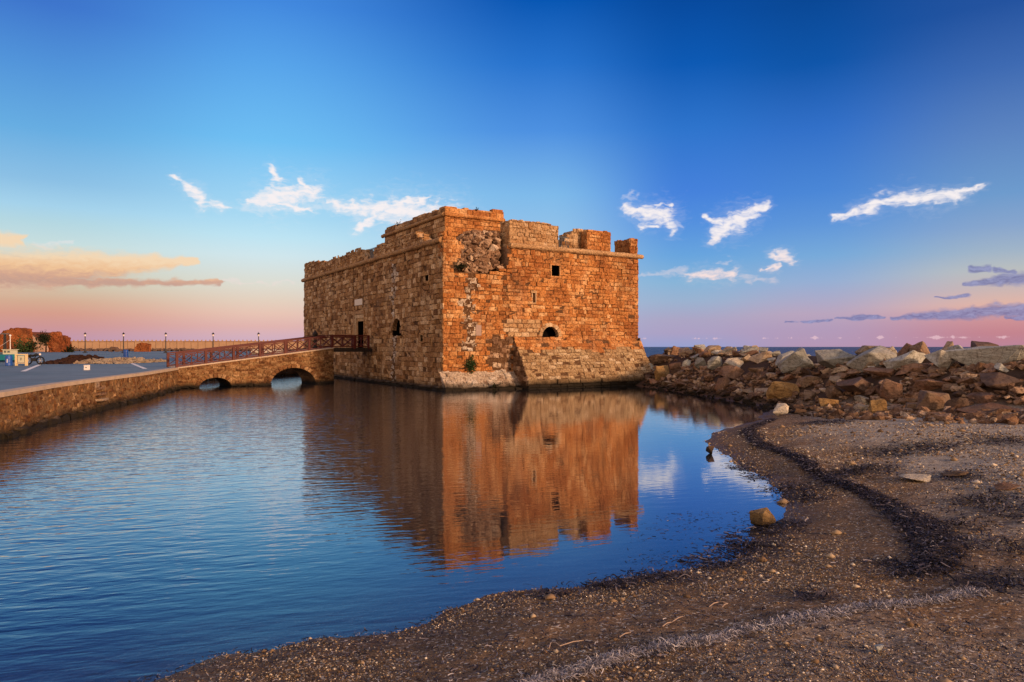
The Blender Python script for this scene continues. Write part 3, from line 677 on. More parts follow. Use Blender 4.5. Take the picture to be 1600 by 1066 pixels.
# door with stepped frame
dv_ = MB(); recess(dv_, CP, DV, Z, NL, door, -.02, -1.2); dr = dv_.build('doorway', 'dark_void', castle)
df_ = MB()
for k, (g, d) in enumerate(((0, .02), (.28, .10), (.62, .14))):
    o0, o1, oz = door[0]-g*.35, door[1]+g, door[3]+g
    n0, n1, nz = door[0]-(g+.3)*.35, door[1]+g+.3, door[3]+g+.3
    df_.prism([(n0,door[2]),(o0,door[2]),(o0,oz),(o1,oz),(o1,door[2]),(n1,door[2]),(n1,nz),(n0,nz)], CP, DV, Z, NL, -.05, d)
df_.build('door_frame', 'ashlar_pale', dr)
jf = MB(); masonry(jf, CP, DV, Z, NL, dfr[0], dfr[1], dfr[2], dfr[3], (.3,.4), (.4,.8), [(door[0]-.1, door[1]+.55, door[2]-1, door[3]+.6)], None, .02, (.02,.06), seed=12); jf.build('stone_facing', 'ashlar_brown_shade', castle)
# merlons and ragged parapets
def merlon(pts, O, S, N, thick, m, seed, base=ZC, sides=(True, True), label=None):
    poly = [(pts[0][0], base-.1)]+list(pts)+[(pts[-1][0], base-.1)]
    if pts[0][0] > pts[-1][0]: poly.reverse()
    mb = MB(); mb.prism(poly, O, S, Z, N, -thick, -.02)
    kp = lambda s, t: inpoly(s, t, poly) or inpoly(s, t-.14, poly)
    s0 = min(p[0] for p in poly); s1 = max(p[0] for p in poly); t1 = max(p[1] for p in poly)
    masonry(mb, O, S, Z, N, s0, s1, base-.05, t1+.05, (.2,.31), (.24,.55), (), kp, .035, (.0,.09), seed=seed, wob=.03)
    for k, s_ in enumerate((s0, s1)):
        if sides[k]:
            zt = [p[1] for p in pts if abs(p[0]-s_) < .8]; zt = max(zt) if zt else base+.4
            masonry(mb, Vector(O)+S*s_-N*thick, N, Z, S*(-1 if k == 0 else 1), 0, thick, base-.05, zt, (.22,.34), (.25,.55), (), None, .04, (-.02,.06), seed=seed+50, wob=.03)
    rr_ = random.Random(seed)                                         # loose stones along the broken top
    top = sorted(pts)
    for a, b in zip(top, top[1:]):
        n_ = max(1, int((b[0]-a[0])/.4))
        for i in range(n_):
            f_ = (i+rr_.random())/n_; c = Vector(O)+S*(a[0]+(b[0]-a[0])*f_)+Z*(a[1]+(b[1]-a[1])*f_)-N*rr_.uniform(.1, thick-.1)
            mb.box(c, (rr_.uniform(.2,.5), rr_.uniform(.2,.5), rr_.uniform(.1,.3)), (S, N, Z))
    o = mb.build('merlon', m, castle)
    if label: o['label'] = label
pl = lambda f, q: [f(*p) for p in q]
merlon(pl(onR, [(796,346),(800,344),(815,345.5),(830,347.5),(850,350),(862,353.5),(872,356)]), CP, DU, NR, 1.3, 'ashlar_pale', 21)
merlon(pl(onR, [(917,360.5),(935,361.5),(945,363.5),(954,365.5)]), CP, DU, NR, 2.0, 'ashlar_orange_lit', 22, label='square merlon with a broken flank')
merlon(pl(onR, [(984,374),(990,373.5),(996,375)]), CP, DU, NR, 1.9, 'ashlar_orange_lit', 23, label='small corner merlon')
FO = CP-NR*.75                                                     # broken flank beside the middle merlon, in the shaded-side colour
merlon([onplane(x, y, FO, DU) for x, y in [(876,385),(881,381),(885,374),(890,368),(895,360.5),(906,359.5),(918,360.5)]], FO, DU, NR, 1.2, 'ashlar_brown_shade', 27, sides=(False, False), label='broken flank stepping down beside the square merlon')
merlon(pl(onL, [(576,406.5),(569,401),(566,391.5),(560,391),(553,394),(543,398),(533,401.5),(520,406),(511,410.5),(500,410),(488,410.5),(476,413)]), CP, DV, NL, 1.1, 'ashlar_brown_shade', 24, label='long crumbling parapet')
merlon(pl(onL, [(663,379),(661,375.5),(655,374),(651,369),(648.5,363.8),(639,367.2),(628,371),(616,375),(606,378.5),(599,381.5),(590,387.5),(584.5,392)]), CP, DV, NL, 1.1, 'ashlar_brown_shade', 25, label='long parapet with a slanting broken top')
cpt = pl(onR, [(692.6,371),(694,364),(700,362),(705,368),(712,374),(720,384)])
merlon(cpt, CP, DU, NR, .9, 'ashlar_orange_lit', 26, base=9.3, sides=(True, False), label='torn corner stub')
# rubble spilling from the broken corner
cv = MB(); recess(cv, CP, DU, Z, NR, (cav[0], cav[1], cav[2], ZC-.02), 0., -2.75); cv.f.pop(); cv.build('cavity', 'rubble_dark', castle)
def rock_geo(seed, n=16, box=.75, sub=0, bev=.03):
    r_ = random.Random(seed); bm = bmesh.new()
    for _ in range(n):
        v = Vector((r_.gauss(0,1), r_.gauss(0,1), r_.gauss(0,1))).normalized()
        m_ = max(abs(v.x), abs(v.y), abs(v.z)); v = v*(1-box)+v/m_*box*r_.uniform(.75,1.05); bm.verts.new(v*.5)
    bmesh.ops.convex_hull(bm, input=bm.verts)
    bmesh.ops.delete(bm, geom=[v for v in bm.verts if not v.link_faces], context='VERTS')
    if sub:
        bmesh.ops.triangulate(bm, faces=bm.faces)
        bmesh.ops.bevel(bm, geom=[e for e in bm.edges], offset=bev, segments=1, affect='EDGES', profile=.6, clamp_overlap=True)
        bmesh.ops.triangulate(bm, faces=bm.faces)
        bmesh.ops.subdivide_edges(bm, edges=bm.edges, cuts=sub, use_grid_fill=True)
        off = Vector((seed*3.7, seed*1.3, seed*.7)); bm.normal_update()
        for v in bm.verts:
            d = mnoise.fractal(v.co*3.2+off, .9, 2.1, 4)*.032+mnoise.noise(v.co*Vector((2,2,9))+off)*.022
            v.co += v.normal*d
    mx_ = [max(abs(v.co[k]) for v in bm.verts) for k in range(3)]
    for v in bm.verts: v.co = Vector([v.co[k]*.5/mx_[k] for k in range(3)])
    bm.verts.index_update(); V = [v.co.copy() for v in bm.verts]; Fc = [[v.index for v in f.verts] for f in bm.faces]; bm.free(); return V, Fc
SMALL = [rock_geo(300+i, 11) for i in range(14)]
def put_rock(mb, c, size, r_, k=None):
    V, Fc = SMALL[k if k is not None else r_.randrange(len(SMALL))]
    M = Matrix.Rotation(r_.uniform(0,6.28), 3, 'Z') @ Matrix.Rotation(r_.uniform(-.6,.6), 3, 'X') @ Matrix.Diagonal(Vector(size))
    mb.add([Vector(c)+M@v for v in V], Fc)
rb = MB(); r_ = random.Random(5)
u0c, u1c = cav[0]+.1, cav[1]-.15
for i in range(760):
    u = r_.uniform(u0c+.1, u1c-.15); fu = (u-u0c)/(u1c-u0c); d = r_.uniform(.1, 2.5)
    zt = cav[2]+.15+min(1, fu*1.5+.3)*(ZC+.8-cav[2])*min(1, (d-.1)/(2.3-1.75*fu))**.75
    s_ = r_.uniform(.28,.8)*r_.uniform(.6,1)
    put_rock(rb, CP+DU*u-NR*(d+.2)+Z*(zt-r_.uniform(0,.25)), (s_*1.1, s_, s_*.8), r_)
o = rb.build('rubble', 'rubble_dark', castle); o['kind'] = 'stuff'
# upper keep
KO = CP+DU*1.62+DV*3.0
def onK(px, py): return onplane(px, py, KO, DU)
def onKL(px, py): return onplane(px, py, KO, DV)
KU = onK(787,340)[0]; KV = onKL(601.5,365)[0]; KZ = EYE+(HZ-324.3)/F*KO.y; KC = EYE+(HZ-335)/F*KO.y
kb = MB(); kb.box(KO+DU*(KU/2)+DV*(KV/2)+Z*((KZ+9.8)/2), (KU, KV, KZ-9.8), (DU, DV, Z))
keep = kb.build('keep', 'mortar', castle)
kf = MB(); masonry(kf, KO, DU, Z, NR, -.03, KU, 9.9, KZ, (.3,.4), (.45,.9), (), None, .012, (.03,.07), seed=31); kf.build('stone_facing', 'ashlar_orange_lit', keep)
kh = [(a[0], b[0], b[1], a[1]) for a, b in [(onKL(671.5,368), onKL(669,374)), (onKL(676,367), onKL(673.5,373))]]
kf = MB(); masonry(kf, KO, DV, Z, NL, -.03, KV, 9.9, KZ, (.3,.42), (.45,1.), kh, None, .012, (.03,.07), seed=32); kf.build('stone_facing', 'ashlar_brown_shade', keep)
roll('cornice', KO+NR*.1+NL*.1+Z*KC, KO+DU*(KU)+NR*.1+Z*KC, .16, 'ashlar_orange_lit', keep, 40, 5)
roll('cornice', KO+NL*.1+NR*.05+Z*KC, KO+DV*(KV+.3)+NL*.1+Z*KC, .16, 'ashlar_brown_shade', keep, 60, 6)
r_ = random.Random(3)
for side in (0, 1):
    kt = MB(); L_k = KU if side == 0 else KV; S_k, N_k = (DU, NR) if side == 0 else (DV, NL); q = .45*side
    while q < L_k-.1:
        wd_ = min(r_.uniform(.35,.8), L_k-q); hh_ = r_.uniform(.06,.22); kt.box(KO+S_k*(q+wd_/2)-N_k*.24+Z*(KZ+hh_/2-.03), (wd_+.01, .44, hh_), (S_k, N_k, Z)); q += wd_
    if side == 0: kt.box(KO+DU*(KU-.5)-NR*.3+Z*(KZ+.12), (.9,.5,.4), (DU, NR, Z))
    kt.build('coping', 'ashlar_orange_lit' if side == 0 else 'ashlar_brown_shade', keep)
# railings on the terrace
def fence(name, a, b, h, n, parent, m='rail_iron', r=.022):
    mb = MB(); mb.tube([a+Z*h, b+Z*h], r*1.3, 6); mb.tube([a+Z*.12, b+Z*.12], r, 6)
    for i in range(n+1):
        p = a.lerp(b, i/n); mb.tube([p, p+Z*(h+.1)], r, 5)
    return mb.build(name, m, parent)
fence('railing', CP+DU*onR(873,380)[0]-NR*.7+Z*(ZC-.05), CP+DU*onR(897,380)[0]-NR*.7+Z*(ZC-.05), 1.15, 10, castle)
fence('railing', CP+DV*onL(583,400)[0]-NL*.6+Z*(ZC-.05), CP+DV*onL(566,400)[0]-NL*.6+Z*(ZC-.05), 1.25, 16, castle)
fence('railing', KO+DU*2.2+NR*.6+Z*10.25, KO+DU*(KU-.1)+NR*.6+Z*10.25, 1.5, 26, castle, 'ashlar_orange_lit', .03)
# sloping base
ZT, ZB, OUT = 3.72, .62, 2.0
def pxof(p): return 800+F*p.x/p.y
a_ = .2
while pxof(CP+DU*(UE+a_)+NR*OUT) < 1023 and a_ < 6: a_ += .02
b0 = CP+DU*(u_tal)+NR*OUT+Z*ZB; t0 = CP+DU*u_tal+Z*ZT; b1 = CP+DU*(UE+a_)+NR*OUT+Z*ZB; t1 = CP+DU*UE+Z*ZT
e1 = CP+DU*(UE+a_)+DV*VE+Z*ZB; f1 = CP+DU*UE+DV*VE+Z*ZT
tb = MB(); tb.add([b0,b1,t1,t0], [(0,1,2,3)]); tb.add([b1,e1,f1,t1], [(0,1,2,3)]); tb.add([b0,t0,CP+DU*u_tal+Z*ZB], [(0,1,2)])
tb.add([b0-Z*1.2,b1-Z*1.2,b1,b0], [(0,1,2,3)]); tb.add([b1-Z*1.2,e1-Z*1.2,e1,b1], [(0,1,2,3)]); tb.add([b0-Z*1.2,b0,CP+DU*u_tal+Z*ZB,CP+DU*u_tal-Z*.6], [(0,1,2,3)])
tal = tb.build('sloping_base', 'mortar', castle)
TV = (Z*(ZT-ZB)-NR*OUT); TL = TV.length; TV.normalize(); TN = DU.cross(TV).normalized(); TN = TN if TN.dot(NR) > 0 else -TN
lenb = UE+a_-u_tal
for m_, lo_, hi_ in (('talus_stone', -1, .70), ('ashlar_orange_lit', .70, 2)):
    tf = MB(); masonry(tf, b0, DU, TV, TN, 0, lenb, 0, TL, (.24,.34), (.26,.65), (), lambda s, t: s < lenb-a_*t/TL and s > .25*math.sin(t*5)*.4 and lo_ < t/TL+.05*math.sin(s*1.1) <= hi_, .025, (-.01,.08), gap=.007, seed=41, wob=.012)
    tf.build('stone_facing', m_, tal)
TV2 = (Z*(ZT-ZB)-DU*a_); TL2 = TV2.length; TV2.normalize(); TN2 = TV2.cross(DV); TN2 = TN2 if TN2.dot(DU) > 0 else -TN2
tf = MB(); masonry(tf, b1, DV, TV2, TN2, 0, VE, 0, TL2, (.30,.40), (.4,.9), (), lambda s, t: s > OUT*t/TL2-.1, .02, (.01,.07), seed=42); tf.build('stone_facing', 'talus_stone', tal)
tf = MB(); masonry(tf, CP+DU*u_tal, NR, Z, -DU, 0, OUT, ZB-.9, ZT, (.25,.4), (.25,.6), (), lambda s, t: t < ZT-(s/OUT)*(ZT-ZB)+.1, .05, (-.03,.12), seed=43, wob=.05); tf.build('stone_facing', 'rubble_dark', tal)
pb = MB(); masonry(pb, b0-Z*1.1, DU, Z, NR, -.05, lenb+.05, 0, 1.12, (.22,.3), (.5,1.1), (), None, .03, (.06,.2), seed=44); pb.build('plinth', 'talus_stone', tal)
# pale patched footing and weedy ledges
fo = MB(); F0 = CP-DU*.3+NR*1.05+Z*.22; FT = (Z*.95-NR*.95).normalized(); FN = DU.cross(FT); FN = FN if FN.dot(NR) > 0 else -FN
fo.add([F0, F0+DU*(u_tal+.4), F0+DU*(u_tal+.4)+FT*1.5, F0+FT*1.5], [(0,1,2,3)]); fo.add([F0-Z, F0+DU*(u_tal+.4)-Z, F0+DU*(u_tal+.4), F0], [(0,1,2,3)]); fo.add([F0-Z, F0, F0+FT*1.5], [(0,1,2)])
masonry(fo, F0, DU, FT, FN, 0, u_tal+.4, 0, 1.6, (.16,.38), (.2,.6), (), lambda s, t: t < 1.15+.35*math.sin(s*1.7)+.2*math.sin(s*4.1), .07, (-.03,.1), gap=.004, seed=45, wob=.08)
fo.build('footing', 'rubble_white', castle)
lg = MB(); lg.box(CP+DV*(VE/2)+NL*.2+Z*-.2, (VE+.8, .5, .9), (DV, NL, Z)); masonry(lg, CP+NL*.45-Z*.4, DV, Z, NL, -.4, VE, 0, .66, (.2,.3), (.4,1.), (), None, .05, (.0,.14), seed=46)
lg.build('ledge', 'rubble_dark', castle)
lg = MB(); lg.box(CP+DU*(u_tal/2)+NR*.95+Z*-.35, (u_tal+1.0, .9, .9), (DU, NR, Z)); masonry(lg, CP+NR*1.4-Z*.4, DU, Z, NR, -.5, u_tal+.5, 0, .5, (.15,.3), (.3,.8), (), None, .06, (-.05,.14), seed=47); lg.build('ledge', 'rubble_dark', castle)

# ------------------------------------------------------------------ plants
def plant(name, label, cat, c, size, n, m, leaf=.12, seed=1, group=None, stem=True):
    r_ = random.Random(seed); c = Vector(c); t = thing(name, label, cat, c, group); mb = MB(); sb = MB()
    tips = []
    for i in range(max(5, n//25)):
        d = Vector((r_.gauss(0,1)*size[0], r_.gauss(0,1)*size[1], abs(r_.gauss(.5,.4))*size[2]))*.75
        sb.tube([c, c+d*.5+Vector((0,0,.06)), c+d], [.02,.014,.006], 4, False); tips.append(d)
    for i in range(n):
        d = r_.choice(tips)*r_.uniform(.35,1.1)+Vector((r_.gauss(0,.16)*size[0], r_.gauss(0,.16)*size[1], r_.gauss(0,.16)*size[2]))
        p = c+d; a = Vector((r_.gauss(0,1), r_.gauss(0,1), r_.gauss(0,1))).normalized(); b = a.cross(Vector((r_.gauss(0,1), r_.gauss(0,1), r_.gauss(0,1)))).normalized(); l = leaf*r_.uniform(.6,1.3)
        mb.add([p-a*l*.5, p+b*l*.28, p+a*l*.5, p-b*l*.28], [(0,1,2,3)])
    mb.build('foliage', m, t)
    if stem: sb.build('stem', 'bark', t)
    return t
sb_ = onR(733,568); plant('shrub', 'green shrub rooted in the wall above the pale footing', 'shrub', CP+DU*sb_[0]+NR*.25+Z*(sb_[1]-.4), (.42,.28,1.0), 420, 'leaf', .17, 1)
sb_ = onR(758,604); plant('weed_tuft', 'small dark tuft at the waterline below the pale footing', 'plant', CP+DU*sb_[0]+NR*1.45+Z*.2, (.25,.2,.6), 110, 'leaf_dark', .13, 2)
sb_ = onR(716,424); plant('weed_tuft', 'dark green growth at the lower corner of the spilled rubble', 'plant', CP+DU*(sb_[0]+.1)+NR*.05+Z*(sb_[1]+.25), (.55,.3,.6), 260, 'leaf_dark', .14, 3)
sb_ = onK(744,335); plant('weed_tuft', 'tiny dry tuft on top of the keep above the railing', 'plant', KO+DU*sb_[0]+Z*KZ, (.12,.1,.4), 50, 'leaf_dark', .1, 4)
sb_ = onKL(623,350); plant('weed_tuft', 'tiny tuft on the shaded top edge of the keep', 'plant', KO+DV*sb_[0]+Z*(KZ), (.2,.2,.4), 50, 'leaf_dark', .1, 5)

# ------------------------------------------------------------------ quay, plaza
QZ = 1.5
QW = [Vector((-9.6,-7.5,0))]+[Vector((*at(x, y)[:2], 0)) for x, y in [(0,686),(82.5,659.5),(144,643.5),(227,623),(300,606.5)]]
BA = Vector(((277-800)/F*50.2, 50.2, 0)); BB = Vector(((521-800)/F*57.8, 57.8, 0))
QW[-1] = BA
back_edge = [(-26.0,53.0),(-27.8,58),(-27.2,62.6),(-24.6,70),(-22.4,82),(-20,100),(-17,160),(-15,243)]
pz = MB(); poly = [(p.x, p.y) for p in QW]+back_edge+[(-420,243),(-420,-7.5)]
pz.prism(poly, Vector((0,0,0)), Vector((1,0,0)), Vector((0,1,0)), Z, -1.8, QZ-.004)
o = pz.build('plaza', 'plaza_paving'); o['kind'] = 'structure'
quay = thing('quay_wall', 'long harbour quay wall of rough brown rubble stone with a pale coping', 'wall', QW[1])
qf = MB(); qb = MB(); cp = MB(); qs = MB()
rq = random.Random(3)
for i, (a, b) in enumerate(zip(QW, QW[1:])):
    S = (b-a).normalized(); N = Vector((S.y, -S.x, 0)); L = (b-a).length
    qb.add([a+N*.02-Z*.7, b+N*.02-Z*.7, b+N*.02+Z*(QZ-.14), a+N*.02+Z*(QZ-.14)], [(0,1,2,3)])
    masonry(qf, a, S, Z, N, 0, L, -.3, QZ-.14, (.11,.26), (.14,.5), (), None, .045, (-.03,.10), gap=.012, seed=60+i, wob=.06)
    n = max(1, int(L/2.4))
    for k in range(n):
        p0 = a.lerp(b, k/n); p1 = a.lerp(b, (k+1)/n); c = (p0+p1)/2-N*.13+Z*(QZ-.058)
        cp.box(c, ((p1-p0).length-.012, .46, .155), (S, N, Z))
    masonry(qs, a+N*.02, S, Z, N, 0, L, -.35, .2, (.2,.3), (.3,.8), (), None, .07, (.12,.34), seed=80+i, wob=.08)
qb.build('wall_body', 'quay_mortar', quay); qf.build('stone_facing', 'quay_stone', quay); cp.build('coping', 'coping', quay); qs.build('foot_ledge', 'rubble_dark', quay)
bq = thing('quay_wall', 'dark quay wall closing the small basin behind the bridge arches', 'wall', (-27.2,62.6,0)); mb = MB()
for i, (a, b) in enumerate(zip(back_edge[:5], back_edge[1:6])):
    a = Vector((*a,0)); b = Vector((*b,0)); S = (b-a).normalized(); N = Vector((S.y,-S.x,0)); masonry(mb, a, S, Z, N, 0, (b-a).length, -.5, QZ-.03, (.22,.4), (.3,.9), (), None, .05, (.02,.12), seed=160+i, wob=.05)
mb.build('stone_facing', 'rock_dark', bq)
# recessed water stair niche
tq = at(150, 641.5); S = (QW[3]-QW[2]).normalized(); N = Vector((S.y,-S.x,0)); a = Vector((tq.x, tq.y, 0))
st = MB()
for k in range(3): st.box(a+N*(.10+.05*k)+Z*(1.05-.27*k), (.95-.05*k, .28+.08*k, .10), (S, N, Z))
st.box(a+N*.08-S*.15+Z*1.2, (.55,.12,.3), (S,N,Z)); st.build('step', 'rubble_dark', quay)
# painted lines: thin sheets on the paving
ln = MB()
def line(x0, y0, x1, y1, wd):
    a = at(x0, y0, QZ); b = at(x1, y1, QZ); d = (b-a).normalized(); n = Vector((-d.y, d.x, 0))*wd/2
    ln.add([a+n+Z*.004, b+n+Z*.004, b-n+Z*.004, a-n+Z*.004], [(0,1,2,3)])
for q in [(62,570,36,580.5,.28),(205,567.5,227,576.5,.28),(150,568.4,203,567.2,.3),(215,558,292,560,.35),(212,562.5,280,565.2,.3)]: line(*q)
o = ln.build('painted_lines', 'white_paint'); o['kind'] = 'structure'

# ------------------------------------------------------------------ bridge
S = (BB-BA).normalized(); N = Vector((S.y,-S.x,0)); LB = (BB-BA).length; BW = 2.7
def onB(px, py): return onplane(px, py, BA, S)
zB = onB(521,544)[1]
deck = lambda s: QZ-.02+(zB-QZ+.02)*max(0, min(1, s/LB))**1.0
arches = []
for x0, x1, top in ((311,361,590), (422.5,492.7,574.8)):
    s0 = onB(x0,600)[0]; s1 = onB(x1,600)[0]; zt = onB((x0+x1)/2, top)[1]; arches.append(((s0+s1)/2, (s1-s0)/2, zt))
bridge = thing('footbridge', 'stone footbridge with two arches and red crossed railings leading to the castle door', 'bridge', BA)
outl = [(-.3,-.7)]
for c, r, zt in arches: outl += [(c-r,-.7)]+[(c-r*math.cos(t), .02+(zt-.02)*math.sin(t)) for t in np.linspace(0, math.pi, 17)]+[(c+r,-.7)]
outl += [(LB,-.7),(LB,deck(LB)-.02)]+[(LB*k/8, deck(LB*k/8)-.02) for k in range(7,-1,-1)]+[(-.3,QZ-.03)]
bb = MB(); n = len(outl)
fa = [BA+S*p[0]+Z*p[1] for p in outl]; fb_ = [v-N*BW for v in fa]
def tri(poly):
    from mathutils.geometry import tessellate_polygon
    return tessellate_polygon([[Vector((x, y, 0)) for x, y in poly]])
T3 = tri(outl)
bb.add(fa+fb_, [tuple(t) for t in T3]+[tuple(n+i for i in reversed(t)) for t in T3]+[(i,(i+1) % n, n+(i+1) % n, n+i) for i in range(n)])
body = bb.build('bridge_body', 'quay_mortar', bridge)
def in_arch(s, t, k=0.):
    for c, r, zt in arches:
        if abs(s-c) < r+k and t < .02+(zt-.02+k)*math.sqrt(max(0, 1-((s-c)/(r+k))**2)): return True
    return False
bm_ = MB(); masonry(bm_, BA, S, Z, N, 0, LB, -.35, zB, (.13,.27), (.16,.5), (), lambda s, t: t < deck(s)-.1 and not in_arch(s, t, .2), .045, (-.03,.09), seed=91, wob=.06)
EN = S
masonry(bm_, BB, -N, Z, S, 0, BW, -.3, zB-.1, (.14,.27), (.2,.5), (), None, .04, (-.03,.08), seed=92, wob=.05)
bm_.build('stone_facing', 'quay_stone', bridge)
for k, (c, r, zt) in enumerate(arches):
    va = MB(); surround(va, BA, S, N, (c-r, c+r, 0, zt), .02, .3, .09, 95+k, 17 if k else 13); va.build('arch_ring', 'quay_stone', bridge)
cutp = [0.]+[v for c, r, zt in arches for v in (c-r, c+r)]+[LB]
for k in range(0, len(cutp), 2):
    fl_ = MB(); masonry(fl_, BA+N*.05, S, Z, N, cutp[k], cutp[k+1], -.4, .17, (.18,.26), (.3,.8), (), None, .06, (.1,.3), seed=97+k); fl_.build('foot_ledge', 'rubble_dark', bridge)
dk = MB(); nseg = 24
for k in range(nseg):
    s0, s1 = LB*k/nseg, LB*(k+1)/nseg; a = BA+S*s0+Z*(deck(s0)+.01); b = BA+S*s1+Z*(deck(s1)+.01); d = b-a
    X = d.normalized(); dk.box((a+b)/2-N*(BW/2), (d.length-.01, BW+.16, .09), (X, N, X.cross(-N)))
dk.build('deck_slab', 'coping', bridge)
# wooden platform to the door
pe = BB+S*3.55
wp = MB()
for k in range(12): wp.box(BB+S*(.16+3.5*k/12)-N*(BW/2)+Z*(zB-.02), (.26, BW-.1, .09), (S, N, Z))
wp.build('plank_deck', 'dark_wood', bridge)
wb = MB()
for k in (.1, BW/2, BW-.1): wb.bar(BB-N*k+Z*(zB-.2)-S*.2, pe-N*k+Z*(zB-.2), .16, .24)
wb.build('beam', 'dark_wood', bridge)
# two railings, each post a part of its own
def rail(off, shift, tot):
    H = 1.02
    zz = lambda s: deck(s)+.03 if s < LB else zB+.03
    hr = MB(); lo = MB()
    P = lambda s, h: BA-N*off+S*s+Z*(zz(s)+h)
    brk = [0, LB, tot]
    for a, b in zip(brk, brk[1:]):
        hr.bar(P(a, H), P(b, H), .16, .09, ); hr.bar(P(a, H-.13), P(b, H-.13), .06, .07); lo.bar(P(a, .1), P(b, .1), .07, .08)
    rl = hr.build('handrail', 'red_wood', bridge); lo.build('bottom_rail', 'red_wood', bridge)
    s = shift; xs = [.0] if shift > .2 else []
    while s < tot-.05: xs.append(s); s += 1.98
    xs.append(tot-.05)
    for q in xs:
        pm = MB(); pm.bar(P(q, -.25), P(q, H+.04), .17, .17, S); pm.build('post', 'red_wood', bridge)
    for q0, q1 in zip(xs, xs[1:]):
        if q1-q0 < .4: continue
        cb = MB(); m_ = (q0+q1)/2
        for u, v in ((q0, m_), (m_, q1)) if q1-q0 > 1.3 else ((q0, q1),):
            cb.bar(P(u,.12), P(v,H-.15), .05, .05); cb.bar(P(u,H-.15)-N*.05, P(v,.12)-N*.05, .05, .05)
        cb.bar(P(m_,.1)-N*.025, P(m_,H-.1)-N*.025, .07, .06, S); cb.build('cross_brace', 'red_wood', bridge)
rail(.12, .0, LB+3.3); rail(BW-.12, 1.1, LB+3.3)
nb = MB(); q = BB-N*(BW-.5)-S*.6+Z*zB; nb.lathe(q, [(.2,0),(.2,.1),(.14,.16),(.13,1.0),(.2,1.06),(.22,1.2),(.12,1.34),(.03,1.5)], 10); tag(nb.build('bollard', 'dark_wood'), 'dark stout post with pointed cap behind the bridge railing near the door', 'bollard')

# ------------------------------------------------------------------ plaza furniture and far shore
def copy_tree(o, parent=None):
    c = o.copy(); COL.objects.link(c)
    if parent is not None:
        inv = o.matrix_parent_inverse.copy(); c.parent = parent; c.matrix_parent_inverse = inv
    for ch in o.children: copy_tree(ch, c)
    return c
def lamp(x, ybase, ytop, d):
    p = Vector(((x-800)/F*d, d, QZ)); return p
LP = [(133,'black street lamp beside the smaller ruin, first in front of the sea wall'),(193,'black street lamp directly behind the lone blue barrel on the plaza'),(259,'black street lamp before the sea wall, just short of the bridge railing'),(333,'black street lamp rising behind the lower part of the red railing'),(404,'black street lamp behind the upper part of the bridge railing near the castle')]
L0 = thing('street_lamp', LP[0][1], 'street lamp', ((LP[0][0]-800)/F*172, 172, QZ), 'street lamps along the plaza edge'); c = L0.location
mb = MB(); mb.lathe(c, [(.28,0),(.28,.35),(.17,.45),(.13,1.2),(.11,2.5),(.10,3.9),(.16,3.95),(.10,4.05)], 10); mb.build('pole', 'black_iron', L0)
mb = MB(); mb.lathe(c+Z*4.05, [(.12,0),(.27,.45),(.29,.5)], 6); mb.build('glass', 'lamp_glass', L0)
mb = MB(); mb.lathe(c+Z*4.55, [(.40,0),(.34,.10),(.13,.36),(.05,.42),(.05,.55)], 6); mb.build('cap', 'black_iron', L0)
mb = MB(); mb.box(c+Z*.06, (.8,.8,.12)); mb.build('base', 'black_iron', L0)
for x, lb in LP[1:]:
    o = copy_tree(L0); o.location = ((x-800)/F*172, 172, QZ); o['label'] = lb
# sea wall
sw = thing('sea_wall', 'long pale brown concrete sea wall with panel joints at the far end of the plaza', 'wall', (-150, 252, 0))
x0 = (112-800)/F*252; x1 = -72; mb = MB(); n = 34
for k in range(n):
    a = x0+(x1-x0)*k/n; b = x0+(x1-x0)*(k+1)/n; mb.box(((a+b)/2, 252+(.12 if k % 3 else 0), 2.9), ((b-a)-.14, .8, 4.0))
mb.box(((x0+x1)/2, 252.5, 2.8), (x1-x0, .5, 4.0)); mb.build('panels', 'seawall_concrete', sw)
mb = MB(); mb.box(((x0+x1)/2, 252, 4.98), (x1-x0, 1.1, .18))
for k in range(58): mb.box((x0+(x1-x0)*(k+.5)/58, 252, 5.25), (.35,.4,.5))
mb.build('parapet_studs', 'seawall_concrete', sw)
# rubble along the foot of the sea wall
mb = MB(); r_ = random.Random(8)
for i in range(700):
    x = r_.uniform(-172, -66); s_ = r_.uniform(.5,1.5); put_rock(mb, (x, r_.uniform(241,251), QZ+r_.uniform(-.1,.45)), (s_*1.5, s_, s_), r_)
o = mb.build('rubble', 'rock_dark'); o['kind'] = 'stuff'; o['label'] = 'dark rubble along the foot of the sea wall'; o['category'] = 'rubble'
# ruins
def blob_wall(name, label, c, prof, thick, m, seed, rough=.5):
    """a lump of ruined masonry: profile (x,z) given depth, then roughened"""
    bm = bmesh.new(); c = Vector(c); r_ = random.Random(seed)
    f = [bm.verts.new((x, 0, z)) for x, z in prof]; bm.faces.new(f)
    g = bmesh.ops.extrude_face_region(bm, geom=bm.faces[:]); bmesh.ops.translate(bm, verts=[v for v in g['geom'] if isinstance(v, bmesh.types.BMVert)], vec=(0, thick, 0))
    bmesh.ops.triangulate(bm, faces=bm.faces)
    for _ in range(4): bmesh.ops.subdivide_edges(bm, edges=[e for e in bm.edges if e.calc_length() > .5], cuts=1); bmesh.ops.triangulate(bm, faces=bm.faces)
    bm.normal_update(); off = Vector((seed*5.1, 2, 3))
    for v in bm.verts:
        d = (round(mnoise.noise(v.co*.42+off)*3)/3)*1.1+mnoise.fractal(v.co*.9+off, 1., 2., 3)*.4-.45
        v.co += v.normal*d*rough
    me = bpy.data.meshes.new(name); bm.to_mesh(me); bm.free(); me.materials.append(MATS[m]); o = bpy.data.objects.new(name, me); o.location = c; COL.objects.link(o)
    return tag(o, label, 'ruin')
k2 = 200/F
def prof(pxs, x0): return [((x-x0)*k2, (HZ-y)*k2+1.5) for x, y in pxs]
